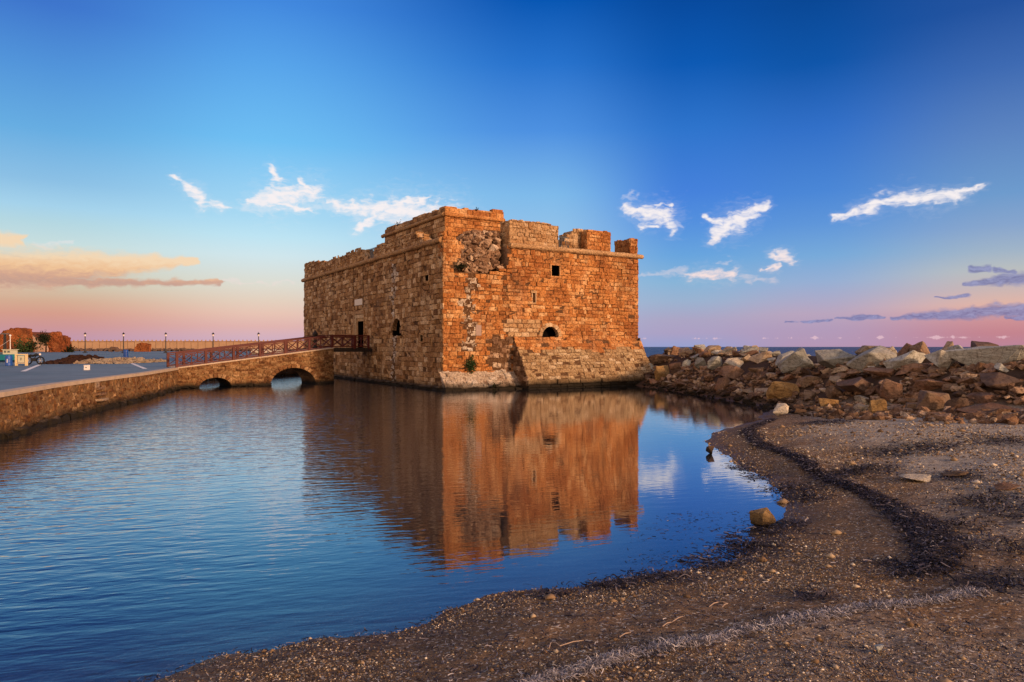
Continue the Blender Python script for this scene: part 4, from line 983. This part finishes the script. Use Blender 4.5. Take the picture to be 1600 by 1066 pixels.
def rn(name, label, x0, pxs, thick, m, seed, d=200, rough=.5):
    kk = d/F; return blob_wall(name, label, ((x0-800)/F*d, d, QZ-.4), [((x-x0)*kk, (549.5-y)*kk) for x, y in pxs], thick, m, seed, rough)
rn('ruin', 'large orange masonry ruin with a round drum top at the edge of the plaza', 22, [(-8,549),(-6,525),(2,512),(13,512.5),(16,509.5),(30,508.5),(42,510),(43,524),(45,531),(47,549)], 2.6, 'ruin', 1)
rn('ruin', 'orange rugged ruin standing alone between gabled house and sea wall', 88, [(73,549),(72,535),(75,524),(78,517),(82,514),(87,517),(90,521),(99,521.5),(105,525),(106,538),(107,549)], 2.2, 'ruin', 2)
rn('ruin', 'low brown arched ruin in front of the sea wall', 221, [(207,550),(209,541),(213,535),(222,533.5),(232,534.5),(233,546),(233,550)], 2, 'ruin', 3, 215, .35)
rn('ruin', 'small dark ruin stump with a hole before the sea wall', 176, [(169,550),(170,541),(174,539),(180,540),(183,544),(184,551),(179,551),(178,545),(174,545),(173,551)], 1.5, 'rock_dark', 4, 215, .2)
# gabled house
hd = 215; hx = lambda x: (x-800)/F*hd; hz = lambda y: EYE+(HZ-y)/F*hd
hs = thing('house', 'small house with a brown sloping roof behind the large ruin', 'house', (hx(58), hd, QZ))
mb = MB(); mb.prism([(hx(40),QZ-.3),(hx(68),QZ-.3),(hx(68),hz(533)),(hx(51),hz(520.5)),(hx(36),hz(533)),(hx(36),QZ-.3)], Vector((0,hd,0)), Vector((1,0,0)), Z, Vector((0,1,0)), 0, 9); mb.build('wall', 'house_wall', hs)
mb = MB(); mb.bar((hx(50.5),hd+4.5,hz(520)+.1), (hx(69.5),hd+4.5,hz(534)+.1), 10, .35); mb.bar((hx(51.5),hd+4.5,hz(520)+.1), (hx(34),hd+4.5,hz(534)+.1), 10, .35); mb.build('roof', 'house_roof', hs)
def bush(label, x, y0, y1, wpx, d, m, seed, n=500, cat='bush', name='bush', leaf=.55):
    h = (y1-y0)/F*d; t = plant(name, label, cat, ((x-800)/F*d, d, QZ), (wpx/F*d*.55, wpx/F*d*.5, h*.9), n, m, leaf, seed); return t
bush('dark green bush spreading in front of the large ruin', 38, 524, 548, 26, 188, 'leaf', 11, 1100)
bush('low dark bush beside the foot of the rugged ruin', 106, 536, 549, 10, 190, 'leaf_dark', 12, 350)
# slim dark tree
tx = (70-800)/F*186; tr_ = thing('tree', 'slim dark tree standing against the rugged ruin', 'tree', (tx,186,QZ)); mb = MB(); mb.tube([(tx+.3,186,QZ),(tx+.35,186,QZ+2.5),(tx,186,QZ+4.5)], [.22,.16,.08], 7); mb.build('trunk', 'bark', tr_)
mb = MB(); r_ = random.Random(4)
for i in range(1500):
    p = Vector((tx+r_.gauss(-.2,.75), 186+r_.gauss(0,.6), QZ+r_.gauss(3.6,.75))); a = Vector((r_.gauss(0,1),r_.gauss(0,1),r_.gauss(0,1))).normalized(); b = a.orthogonal().normalized(); l = r_.uniform(.2,.36)
    mb.add([p-a*l*.5,p+b*l*.3,p+a*l*.5,p-b*l*.3],[(0,1,2,3)])
mb.build('crown', 'leaf_dark', tr_)
# tall dark mast with a flat double head
mx = (7.5-800)/F*150; t = thing('lamp_mast', 'dark mast with a flat cross head in front of the large ruin', 'mast', (mx,150,QZ)); mb = MB(); mb.tube([(mx,150,QZ),(mx,150,QZ+4.2)], [.34,.22], 8); mb.build('pole', 'black_iron', t); mb = MB(); mb.box((mx,150,QZ+4.25),(1.5,.4,.18)); mb.build('lamp_head', 'rail_iron', t)
# barrels
def barrel(px, py, h_, label):
    p = at(px, py, QZ); t = thing('barrel', label, 'barrel', p, 'blue barrels on the plaza'); r0 = h_*.32
    mb = MB(); mb.lathe(p, [(r0*.95,0),(r0,.04*h_),(r0,.3*h_),(r0*1.05,.33*h_),(r0,.36*h_),(r0,.64*h_),(r0*1.05,.67*h_),(r0,.7*h_),(r0,.95*h_),(r0*.9,h_)], 18); mb.build('drum', 'blue_plastic', t)
    mb = MB(); mb.lathe(p+Z*h_, [(r0*.93,0),(r0*.93,.05*h_),(r0*.8,.06*h_)], 18); mb.build('rim', 'blue_plastic', t)
    return t, p, r0
t, p, r0 = barrel(13.8, 571.5, .78, 'blue barrel with white mark beside the cream framed board')
mb = MB(); mb.box(p+Vector((.05,-r0*1.0,.38)), (.05,.03,.3)); mb.build('mark', 'white_paint', t)
barrel(196.5, 558.5, 1.02, 'blue barrel standing alone on the plaza before the street lamps')
# framed board
p = at(33.5, 571.5, QZ); t = thing('notice_board', 'cream framed notice board on two legs beside the blue barrel', 'sign', p); Y_ = Vector((0,1,0))
mb = MB(); mb.box(p+Vector((-.40,0,.42)),(.10,.22,.84)); mb.box(p+Vector((.40,0,.42)),(.10,.22,.84)); mb.box(p+Vector((0,0,.88)),(.9,.24,.10)); mb.box(p+Vector((0,0,.20)),(.70,.16,.06)); mb.build('frame', 'cream_paint', t)
mb = MB(); mb.box(p+Vector((0,-.02,.52)),(.54,.06,.52)); bd = mb.build('panel', 'board_face', t)
mb = MB(); mb.box(p+Vector((0,-.055,.60)),(.07,.012,.09)); mb.box(p+Vector((.02,-.055,.53)),(.13,.012,.03)); mb.box(p+Vector((-.01,-.055,.46)),(.06,.012,.07)); mb.build('emblem', 'ink', bd)
# small white box
p = at(135.8, 578.3, QZ); t = thing('utility_box', 'small white box standing alone on the paving near the quay edge', 'box', p); mb = MB(); mb.box(p+Z*.15,(.28,.2,.30)); mb.build('body', 'white_paint', t); mb = MB(); mb.box(p+Z*.31,(.31,.23,.03)); mb.build('lid', 'white_paint', t); mb = MB(); mb.box(p+Vector((0,-.105,.17)),(.10,.012,.05)); mb.build('latch', 'ink', t)
# motorbike
p = at(53.5, 570, QZ); t = thing('motorbike', 'black motorbike parked between the notice board and the heap of nets', 'motorbike', p)
def wheel(c):
    r0 = .30; mb = MB(); n_ = 20; mb.tube([c+Vector((r0*math.cos(2*math.pi*i/n_),0,r0*math.sin(2*math.pi*i/n_))) for i in range(n_+1)], .055, 8, False); wl = mb.build('wheel', 'rubber', t)
    mb = MB(); mb.tube([c+Vector((0,-.05,0)), c+Vector((0,.05,0))], .06, 8)
    for i in range(6): mb.bar(c, c+Vector((.27*math.cos(i*math.pi/3),0,.27*math.sin(i*math.pi/3))), .018)
    mb.build('rim', 'chrome', wl)
wheel(p+Vector((-.5,0,.35))); wheel(p+Vector((.52,0,.35)))
mb = MB(); mb.tube([p+Vector((-.5,.07,.35)),p+Vector((-.1,.06,.42)),p+Vector((.1,.06,.75)),p+Vector((.36,.05,.82)),p+Vector((.52,.07,.35))], .035, 6); mb.box(p+Vector((-.02,0,.42)),(.4,.2,.28)); mb.build('frame', 'black_iron', t)
mb = MB(); mb.tube([p+Vector((-.6,0,.72)),p+Vector((-.3,0,.76)),p+Vector((-.05,0,.74))], [.06,.11,.08], 8); mb.build('seat', 'rubber', t)
mb = MB(); mb.tube([p+Vector((-.05,0,.78)),p+Vector((.14,0,.84)),p+Vector((.34,0,.82))], [.08,.13,.07], 8); mb.build('fuel_tank', 'black_iron', t)
mb = MB(); mb.tube([p+Vector((.30,-.32,1.02)),p+Vector((.38,0,.98)),p+Vector((.30,.32,1.02))], .02, 6); mb.build('handlebar', 'chrome', t)
mb = MB(); mb.ball(p+Vector((.48,0,.86)), .09); mb.build('headlight', 'lamp_glass', t)
# fishing nets and rubble strip
def heap(name, label, cat, px0, px1, py0, py1, h_, m, n, s0, s1, seed, stuff=False):
    a = at(px0, py1, QZ); b = at(px1, py1, QZ); dpt = min(9, at(px0, py0, QZ).y-a.y); mb = MB(); r_ = random.Random(seed)
    for i in range(n):
        u = r_.random(); v = r_.random(); c = a.lerp(b, u)+Vector((0, v*dpt, 0)); s_ = r_.uniform(s0, s1)
        put_rock(mb, c+Z*(h_*math.sin(math.pi*min(max(u,.03),.97))**.5*math.sin(math.pi*v)*r_.random()), (s_*1.3, s_, s_*.7), r_)
    o = mb.build(name, m); tag(o, label, cat)
    if stuff: o['kind'] = 'stuff'
    return o
heap('net_heap', 'heap of dark brown fishing nets lying on the plaza', 'nets', 61, 101, 561, 569, .65, 'net', 420, .25, .7, 3)
heap('rubble', 'strip of broken pale stones lying on the plaza beside the nets', 'rubble', 96, 190, 561, 568.5, .40, 'rock_tan', 700, .2, .6, 4, True)
rp = MB(); a = at(184,567.5,QZ); b = at(206,567.5,QZ); rp.add([a,b,b+Vector((-.2,3,.34)),a+Vector((.5,3,.34)),b+Vector((-.2,4.2,.34)),a+Vector((.5,4.2,.34)),b+Vector((0,4.2,0)),a+Vector((0,4.2,0))],[(0,1,2,3),(3,2,4,5),(5,4,6,7),(0,3,5,7),(1,6,4,2)]); tag(rp.build('ramp', 'plaza_paving'), 'short paved ramp in front of the lone blue barrel', 'ramp')
# hauled-out boat
p = at(4, 566, QZ); bt = thing('boat', 'small teal boat with white cabin and mast behind the blue barrel', 'boat', p)
mb = MB(); secs = [(-2.2,.15,.75),(-1.6,.6,.62),(-.6,.85,.55),(.6,.85,.55),(1.6,.75,.58)]; vs = []; 
for x, hw, zt in secs: vs += [p+Vector((x,-hw,.2+zt)), p+Vector((x,-hw*.7,.2)), p+Vector((x,0,.05)), p+Vector((x,hw*.7,.2)), p+Vector((x,hw,.2+zt))]
fs = [(5*i+j, 5*i+j+1, 5*i+j+6, 5*i+j+5) for i in range(4) for j in range(4)]+[(5*i,5*i+5,5*i+9,5*i+4) for i in range(4)]+[(20,21,22,23,24),(4,3,2,1,0)]
mb.add(vs, fs); mb.build('hull', 'teal_paint', bt)
mb = MB(); mb.box(p+Vector((.75,0,.98)),(.8,.9,.42)); mb.box(p+Vector((.75,0,1.22)),(1.0,1.0,.06)); mb.box(p+Vector((-.7,0,.85)),(.8,.9,.25)); cb_ = mb.build('cabin', 'board_face', bt)
mb = MB(); mb.box(p+Vector((.58,-.46,1.02)),(.22,.02,.18)); mb.box(p+Vector((.92,-.46,1.02)),(.22,.02,.18)); mb.build('window', 'ink', cb_)
mb = MB(); mb.tube([p+Vector((.75,0,1.2)),p+Vector((.75,0,2.6))], .035, 6); mb.tube([p+Vector((.75,0,2.2)),p+Vector((-1.2,0,.9))], .012, 4); mb.build('mast', 'white_paint', bt)
mb = MB(); mb.ball(p+Vector((.75,0,2.6)), .10); mb.build('mast_light', 'lamp_glass', bt)
# pale blocks of the inner breakwater seen through the bridge railing
WR = [rock_geo(700+i, 14, .6, 1) for i in range(4)]
def rock_obj(geo, m, name='rock', smooth=False):
    o = mesh_obj(name, geo[0], geo[1], m, None, smooth); return o
WRO = [rock_obj(g, 'rock_white') for g in WR]; r_ = random.Random(6)
for i in range(14):
    o = WRO[i] if i < 4 else WRO[i % 4].copy()
    if i >= 4: COL.objects.link(o)
    d = r_.uniform(128,150); s_ = r_.uniform(.8,1.9); o.location = ((r_.uniform(398,446)-800)/F*d, d, QZ+.2); o.scale = (s_*1.5, s_, s_*.9); o.rotation_euler = (r_.uniform(-.3,.3), r_.uniform(-.3,.3), r_.uniform(0,6))
    tag(o, 'white block seen through the upper bridge railing below the sea wall', 'rock', 'white blocks beyond the bridge railing')

# ------------------------------------------------------------------ breakwater boulders
BIG = [
(1226,1292,544,581,'rock_grey',-.35,'big pale green slab leaning sharply, the one of the large slabs next towards the castle'),
(1283,1342,545,579,'rock_grey',.1,'pointed pale boulder with a rusty orange foot, beside the leaning green slab'),
(1336,1406,546,578,'rock_grey',-.25,'flat grey slab between the rusty pointed boulder and a layered pale slab'),
(1398,1470,541,576,'rock_grey',-.12,'pale layered slab with curved joints in the middle of the slab row'),
(1462,1510,545,578,'rock_grey',-.2,'narrow tilted grey slab beside the largest slab of the bank'),
(1503,1622,538,580,'rock_grey',-.02,'largest grey green slab, long and flat, on top of the bank'),
(1346,1402,540,556,'rock_tan',.05,'tan boulder peeping out behind the flat grey slab'),
(1428,1468,534,549,'rock_brown',.0,'brown boulder on the skyline above the layered pale slab'),
(1468,1502,533,548,'rock_tan',.15,'tan angular boulder on the skyline behind the narrow grey slab'),
(1494,1532,535,549,'rock_grey',-.1,'small grey boulder on the skyline behind the largest slab'),
(1526,1594,534,546,'rock_dark',.0,'dark streaked long rock on the skyline behind the largest slab'),
(1400,1430,535,557,'rock_red',.3,'reddish boulder wedged above the gap beside the layered pale slab'),
(1380,1404,537,549,'rock_white',.1,'small whitish rock on the crest beside the reddish boulder'),
(1208,1258,551,572,'rock_grey',-.25,'blue grey flat slab behind the big leaning green slab'),
(1174,1208,550,567,'rock_tan',-.2,'tan block with a shaded end near the middle of the crest'),
(1153,1177,553,567,'rock_tan',.1,'rounded tan block next to a whitish wet looking boulder'),
(1134,1174,559,576,'rock_white',.0,'whitish boulder capping a red orange mass'),
(1106,1134,557,578,'rock_grey',.1,'squat grey boulder below the crest beside the whitish one'),
(1087,1108,558,578,'rock_grey',-.1,'grey boulder, middle of three below the crest near the castle'),
(1067,1082,561,574,'rock_grey',.2,'small grey boulder, first of three near the castle'),
(1094,1118,548,559,'rock_red',.0,'flat pinkish rock on the crest above the three grey boulders'),
(1078,1095,550,563,'rock_grey',-.3,'tilted grey rock at the crest near the castle'),
(1018,1063,552,567,'rock_brown',.0,'long flat brown block with an orange end next to the castle'),
(1023,1051,568,594,'rock_yellow',.1,'tan cube of stone lying against the sloping castle base'),
(1047,1065,566,579,'rock_red',.0,'small orange block beside the tan cube of stone'),
(1016,1034,590,601,'rock_red',.0,'pinkish stone at the waterline touching the castle base'),
(1120,1143,588,611,'rock_red',.15,'pink grey boulder at the water below the red orange mass'),
(1130,1172,571,593,'rock_red',.1,'broad red orange mass under the whitish boulder'),
(1168,1205,564,582,'rock_brown',-.3,'brown ribbed rock sloping beside the red orange mass'),
(1181,1208,606,620,'rock_tan',.0,'pale rounded boulder at the water edge in front of the orange brown one'),
(1204,1252,594,624,'rock_yellow',.25,'large orange brown boulder at the water edge'),
(1250,1277,607,628,'rock_brown',.1,'brown boulder against the large orange brown one'),
(1322,1360,619,634,'rock_white',-.1,'pale flat topped boulder standing on the sand'),
(1337,1362,630,645,'rock_tan',.0,'round pale boulder under the flat topped one'),
(1362,1394,621,649,'rock_yellow',.0,'round orange boulder on the sand beside two pale ones'),
(1382,1416,590,630,'rock_red',.1,'tall pinkish boulder standing above the round orange one'),
(1318,1388,589,613,'rock_dark',.0,'dark overhanging ledge with a yellow end above a black hollow'),
(1294,1322,605,623,'rock_brown',.4,'brown pointed boulder beside the black hollow'),
(1280,1314,619,638,'rock_yellow',.3,'orange boulder leaning on the beach before the pointed brown one'),
(1438,1492,609,645,'rock_brown',.2,'large red brown boulder at the top of the sand'),
(1420,1447,629,643,'rock_brown',.0,'low brown boulder at the foot of the large red brown one'),
(1484,1518,621,646,'rock_dark',-.1,'squared dark block beside the large red brown boulder'),
(1438,1484,591,611,'rock_red',.0,'dark red rock above the large red brown boulder'),
(1512,1610,630,651,'rock_dark',.0,'long flat brown ledge at the edge of the sand'),
(1528,1574,606,627,'rock_dark',-.45,'grey tilted rock above the flat brown ledge'),
(1416,1472,566,584,'rock_red',.0,'reddish crumbly rock below the layered pale slab'),
(1358,1414,575,591,'rock_red',.05,'reddish flat rock below the flat grey slab'),
(1545,1612,582,606,'rock_dark',.05,'dark layered rock under the largest slab'),
(1252,1290,585,604,'rock_brown',.1,'brown rock on the slope below the leaning green slab'),
(1207,1233,633,652,'rock_white',.1,'white angular stone alone on the sand by the water'),
(1176,1218,797,824,'rock_yellow',.15,'ochre stone standing in the shallow water by the beach'),
(1105,1122,699,711,'rock_dark',.0,'small dark stone in the water off the sand spit'),
(1420,1478,738,754,'rock_white',.0,'pale flat stone half buried in the beach'),
(1482,1520,731,747,'rock_brown',.0,'brown flat stone in the beach beside the pale half buried one'),
(1562,1594,752,768,'rock_red',.0,'reddish flat stone lying on the dark gravel'),
(1368,1384,1011,1024,'rock_grey',.0,'small grey pebble alone on the gravel near the pale weed line'),
]
GEO = [rock_geo(500+i, random.Random(i).randrange(9, 13) if BIG[i][4] == 'rock_grey' else random.Random(i).randrange(10, 16), .92 if BIG[i][4] in ('rock_grey', 'rock_tan') else .78, 2, .018) for i in range(len(BIG))]
for i, (xa, xb, ya, yb, m, tilt, lb) in enumerate(BIG):
    p = hit((xa+xb)/2, yb-1.0) if i < 50 or i > 51 else at((xa+xb)/2, yb-1)
    d = p.y; wd = (xb-xa)/F*d*1.06; ht = (yb-ya)/F*d*(1.08 if i < 50 else 1.3)
    if i in (52,53,54): ht = max(ht*.45, .12)
    dep = max(ht*.9, min(wd*.8, 2.2)); sink = .06*ht if i < 50 else .3*ht
    if i < 49:                                                     # keep the top where the photo has it, seat the foot a little deeper
        ztop = EYE-(ya-HZ)/F*(d+dep*.3); ht = max(ht, ztop-p.z)*1.12
    o = rock_obj(GEO[i], m)
    o.scale = (wd, dep, ht); o.rotation_euler = (random.uniform(-.12,.12), tilt, random.uniform(-.25,.25))
    o.location = (p.x, p.y+dep*.32, (ztop-ht*.5) if i < 49 else p.z+ht*.5-sink*.6)
    tag(o, lb, 'rock')
# ordinary rocks of the bank
POOL = {m: [rock_obj(rock_geo(900+j*10+k, 11, .85, 1, .02), m) for k in range(5)] for j, m in enumerate(('rock_brown','rock_tan','rock_red','rock_grey','rock_dark'))}
used = {m: 0 for m in POOL}
ZL = {'crest': ('one of the many smaller rocks along the crest of the bank', 'smaller rocks on the crest'), 'slope': ('one of the many smaller rocks on the slope below the big slabs', 'smaller rocks on the slope'), 'water': ('one of the many small stones along the waterline below the bank', 'small stones at the waterline'), 'sand': ('one of the many low stones where the bank meets the sand', 'low stones at the edge of the sand')}
r_ = random.Random(12); cnt = 0; tries = 0
big_px = [(b[0],b[1],b[2],b[3]) for b in BIG[:49]]
while cnt < 228 and tries < 4000:
    tries += 1
    px = 1012+590*r_.random(); py = r_.choice([r_.uniform(546,556), r_.uniform(546,558), r_.uniform(552,600), r_.uniform(575,640)])
    base = np.interp(px, [1010,1130,1200,1300,1450,1600],[602,616,632,645,650,655])
    if py > base+2: continue
    p = hit(px, py)
    if p.y > 75: continue
    inb = any(a+3 < px < b-3 and c_+2 < py-3 < e-2 for a, b, c_, e in big_px)
    if inb: continue
    zone = 'crest' if py < 556 else ('water' if py > base-10 and px < 1215 else ('sand' if py > base-13 else 'slope'))
    m = r_.choice(['rock_grey','rock_tan','rock_grey','rock_red','rock_tan'] if zone == 'crest' else (['rock_brown','rock_tan','rock_red','rock_grey','rock_dark'] if py < 585 else ['rock_brown','rock_brown','rock_red','rock_tan','rock_dark','rock_dark']))
    wpx = r_.uniform(9,24)*(1.1 if px > 1300 else .8)*(1.35 if zone == 'crest' else 1.); s_ = wpx/F*p.y
    u = used[m]; src = POOL[m][u % 5]; used[m] += 1
    if u < 5: o = src
    else: o = src.copy(); COL.objects.link(o)
    o.scale = (s_*r_.uniform(1.,1.5), s_*r_.uniform(.8,1.2), s_*r_.uniform(.4,.75)); o.rotation_euler = (r_.uniform(-.3,.3), r_.uniform(-.3,.3), r_.uniform(0,6.28))
    o.location = (p.x, p.y+s_*.2, p.z+s_*.2); tag(o, ZL[zone][0], 'rock', ZL[zone][1]); cnt += 1
for m in POOL:
    for k, o in enumerate(POOL[m]):
        if k >= used[m]: bpy.data.objects.remove(o)
# fine rubble of the bank
mb = MB(); r_ = random.Random(15); FINE = []
for i in range(7600):
    px = 1008+960*r_.random(); base = np.interp(px, [1010,1130,1200,1300,1450,1600],[604,618,634,648,652,657]); py = r_.uniform(547, base)
    if i > 6300: py = r_.uniform(base-12, base+8)
    FINE.append((px, py, abs(r_.gauss(.0,.16))+.09))
FX = np.array(FINE); ds = np.exp(np.linspace(math.log(18), math.log(85), 130))
PX = ((FX[:,0,None]-800)/F*ds[None]); PY = np.broadcast_to(ds[None], PX.shape); ZZ = EYE-(FX[:,1,None]-HZ)/F*ds[None]
GG = ground(np.stack([PX.ravel(), PY.ravel()], 1))[0].reshape(PX.shape); I = np.argmax(ZZ <= GG, 1)
for i in range(len(FX)):
    j = I[i]
    if j == 0: continue
    if any(a+2 < FX[i,0] < b-2 and c_ < FX[i,1] < c_+(e-c_)*.8 for a, b, c_, e in big_px): continue
    s_ = FX[i,2]; put_rock(mb, (PX[i,j]+r_.gauss(0,.1), PY[i,j]+r_.gauss(0,.2), GG[i,j]+s_*.12), (s_*1.3, s_, s_*.75), r_)
o = mb.build('rubble', 'rubble_dark'); o['kind'] = 'stuff'; o['label'] = 'fine brown rubble filling the bank between the rocks'; o['category'] = 'rubble'

# ------------------------------------------------------------------ gravel, weed and twigs on the beach
def scatter(n, dmin, dmax, seed):
    r = np.random.default_rng(seed); d = np.exp(r.uniform(math.log(dmin), math.log(dmax), n*3)); a = r.uniform(R(-32), R(40), n*3)
    P = np.stack([d*np.sin(a), d*np.cos(a)], 1); z, sd, bk = ground(P); k = (sd > -.12) & (bk < .35); P = P[k][:n]; return P, z[k][:n], np.hypot(*P.T)
def raw(name, m, V, Fq, label, cat):
    me = bpy.data.meshes.new(name); me.vertices.add(len(V)); me.vertices.foreach_set('co', V.astype(np.float32).ravel()); k = Fq.shape[1]
    me.loops.add(Fq.size); me.loops.foreach_set('vertex_index', Fq.astype(np.int32).ravel()); me.polygons.add(len(Fq)); me.polygons.foreach_set('loop_start', np.arange(0, Fq.size, k, dtype=np.int32)); me.polygons.foreach_set('loop_total', np.full(len(Fq), k, np.int32))
    me.update(calc_edges=True); me.materials.append(MATS[m]); o = bpy.data.objects.new(name, me); COL.objects.link(o); o['kind'] = 'stuff'; o['label'] = label; o['category'] = cat; return o
P, z, d = scatter(95000, 4.2, 26, 1); n = len(P); r = np.random.default_rng(2)
drift = vn(P[:,0],P[:,1],.7,21)+.6*vn(P[:,0],P[:,1],2.3,22); kp = r.uniform(-.5,.5,n) < drift*1.5+.08; P, z, d = P[kp], z[kp], d[kp]; n = len(P)
sz = (.0022+.00075*d)*np.exp(r.normal(0, .42, n)); bigk = r.uniform(0,1,n) < .006; sz[bigk] *= r.uniform(2.2,5.,bigk.sum()); th = r.uniform(0, 6.28, n)
oc = np.array([(1,0,0),(0,.8,0),(-1,0,0),(0,-.8,0),(0,0,.6),(0,0,-.5)]); of = np.array([(0,1,4),(1,2,4),(2,3,4),(3,0,4),(1,0,5),(2,1,5),(3,2,5),(0,3,5)])
V = oc[None]*sz[:,None,None]*(1+r.normal(0,.18,(n,6,3))); c, s = np.cos(th)[:,None], np.sin(th)[:,None]
V = np.stack([V[...,0]*c-V[...,1]*s+P[:,0,None], V[...,0]*s+V[...,1]*c+P[:,1,None], V[...,2]+z[:,None]+.2*sz[:,None]], -1)
raw('gravel', 'pebble', V.reshape(-1,3), (of[None]+6*np.arange(n)[:,None,None]).reshape(-1,3), 'coarse brown gravel strewn over the beach', 'gravel')
def strands(name, m, P, lenr, wid, seed, label, flow=None, lift=.05):
    n = len(P); r = np.random.default_rng(seed); z = ground(P)[0]; th = r.uniform(0, 6.28, n) if flow is None else flow+r.normal(0, 1.1, n)
    L = r.uniform(*lenr, n); K = 5; cur = r.normal(0, 1.1, n); tt = np.linspace(-.5, .5, K); X = []; 
    A = th[:,None]+cur[:,None]*tt[None]; dx = np.cos(A)*L[:,None]/K; dy = np.sin(A)*L[:,None]/K
    x = P[:,0,None]+np.cumsum(dx,1); y = P[:,1,None]+np.cumsum(dy,1); zz = z[:,None]+np.abs(r.normal(0, lift, n))[:,None]+lift*.8*np.sin(tt[None]*r.uniform(1,5,n)[:,None]+r.uniform(0,6,n)[:,None])
    zz = np.maximum(zz, np.maximum(z, 0)[:,None]+.004); w = wid*(1+.08*np.hypot(*P.T))[:,None]*np.exp(r.normal(0,.3,n))[:,None]; nxv = -np.sin(A)*w; nyv = np.cos(A)*w
    tw = r.uniform(-.8,.8,n)[:,None]*w
    Lf = np.stack([x+nxv, y+nyv, zz+tw], -1); Rt = np.stack([x-nxv, y-nyv, zz-tw*.5], -1); V = np.stack([Lf, Rt], 2).reshape(n, K*2, 3)
    f = np.array([(2*i, 2*i+1, 2*i+3, 2*i+2) for i in range(K-1)]); return raw(name, m, V.reshape(-1,3), (f[None]+2*K*np.arange(n)[:,None,None]).reshape(-1,4), label, 'seaweed')
r = np.random.default_rng(5)
def along(L, wid, n):
    L = np.array(L); t = r.uniform(0, len(L)-1, n); i = np.minimum(t.astype(int), len(L)-2); f = (t-i)[:,None]; p = L[i]*(1-f)+L[i+1]*f; dv = L[i+1]-L[i]; nv = np.stack([-dv[:,1], dv[:,0]], 1)/np.hypot(*dv.T)[:,None]
    w_ = np.interp(t, range(len(wid)), wid); return p+nv*(r.normal(0,.42,n)*w_)[:,None], np.arctan2(dv[:,1], dv[:,0])
Pw, fw = along(WRACK, [q*1.15 for q in WWID], 14000)
Q = [Pw]; FL = [fw]
for c, rad_ in PATCH:
    k = int((420 if c.y > 1 and (c.x < 5.2) else 360)*rad_); q = np.stack([r.normal(c.x, rad_*.5, k), r.normal(c.y, rad_*.5, k)], 1); Q.append(q); FL.append(r.uniform(0, 6.28, k))
Pd = np.concatenate(Q); Fd = np.concatenate(FL); kk = ground(Pd)[1] > -.5; strands('seaweed', 'weed_dark', Pd[kk], (.05,.22), .0035, 6, 'dark dried seaweed banked in a curving line across the beach', Fd[kk], .026)
q = [at(r.uniform(985,1205), y_) for y_ in r.uniform(800,895,1000)]; q = np.array([(p.x+r.normal(0,.05), p.y) for p in q]); gq = ground(q)[1]; q = q[(gq < .1) & (gq > -1.9) & (vn(q[:,0],q[:,1],1.6,31) > r.uniform(-.3,.35,len(q)))]
strands('seaweed', 'weed_dark', q, (.03,.12), .0018, 26, 'dark weed shreds floating on the shallows along the beach', R(15)+0*q[:,0], .002)
Pp, fp = along(PALE, [.10,.13,.08,.05,.07,.08,.06,.08,.09,.06,.07,.05,.12], 7500); strands('seaweed', 'weed_pale', Pp, (.04,.13), .0014, 7, 'pale bleached seaweed line along the lower beach', fp, .02)
Ps, zs, dd = scatter(7000, 4.2, 20, 19); strands('seaweed', 'weed_pale', Ps, (.02,.08), .0014, 18, 'loose pale weed fibres scattered over the gravel', None, .008)
Ps, zs, dd = scatter(15000, 4.2, 22, 9); strands('seaweed', 'weed_dark', Ps, (.03,.12), .0022, 8, 'loose dark weed shreds scattered over the gravel', None, .008)
for i, (pts, lb) in enumerate([([(1108,950),(1122,943),(1137,946),(1128,952)], 'bleached looped twig on the sand above the pale weed line'), ([(1035,982),(1050,975),(1070,965)], 'thin forked bleached twig on the sand'), ([(858,1015),(862,1006),(875,1012),(915,1003)], 'long bent bleached twig lying near the water'), ([(968,998),(985,992),(980,985)], 'small hooked bleached twig in a dark weed clump')]):
    mb = MB(); q = [hit(*p)+Z*.012 for p in pts]; qq = [q[0]]
    for a, b in zip(q, q[1:]): qq += [a.lerp(b, .5)+Z*.012, b]
    mb.tube(qq, [.005]*(len(qq)-1)+[.002], 5); tag(mb.build('twig', 'twig'), lb, 'twig')
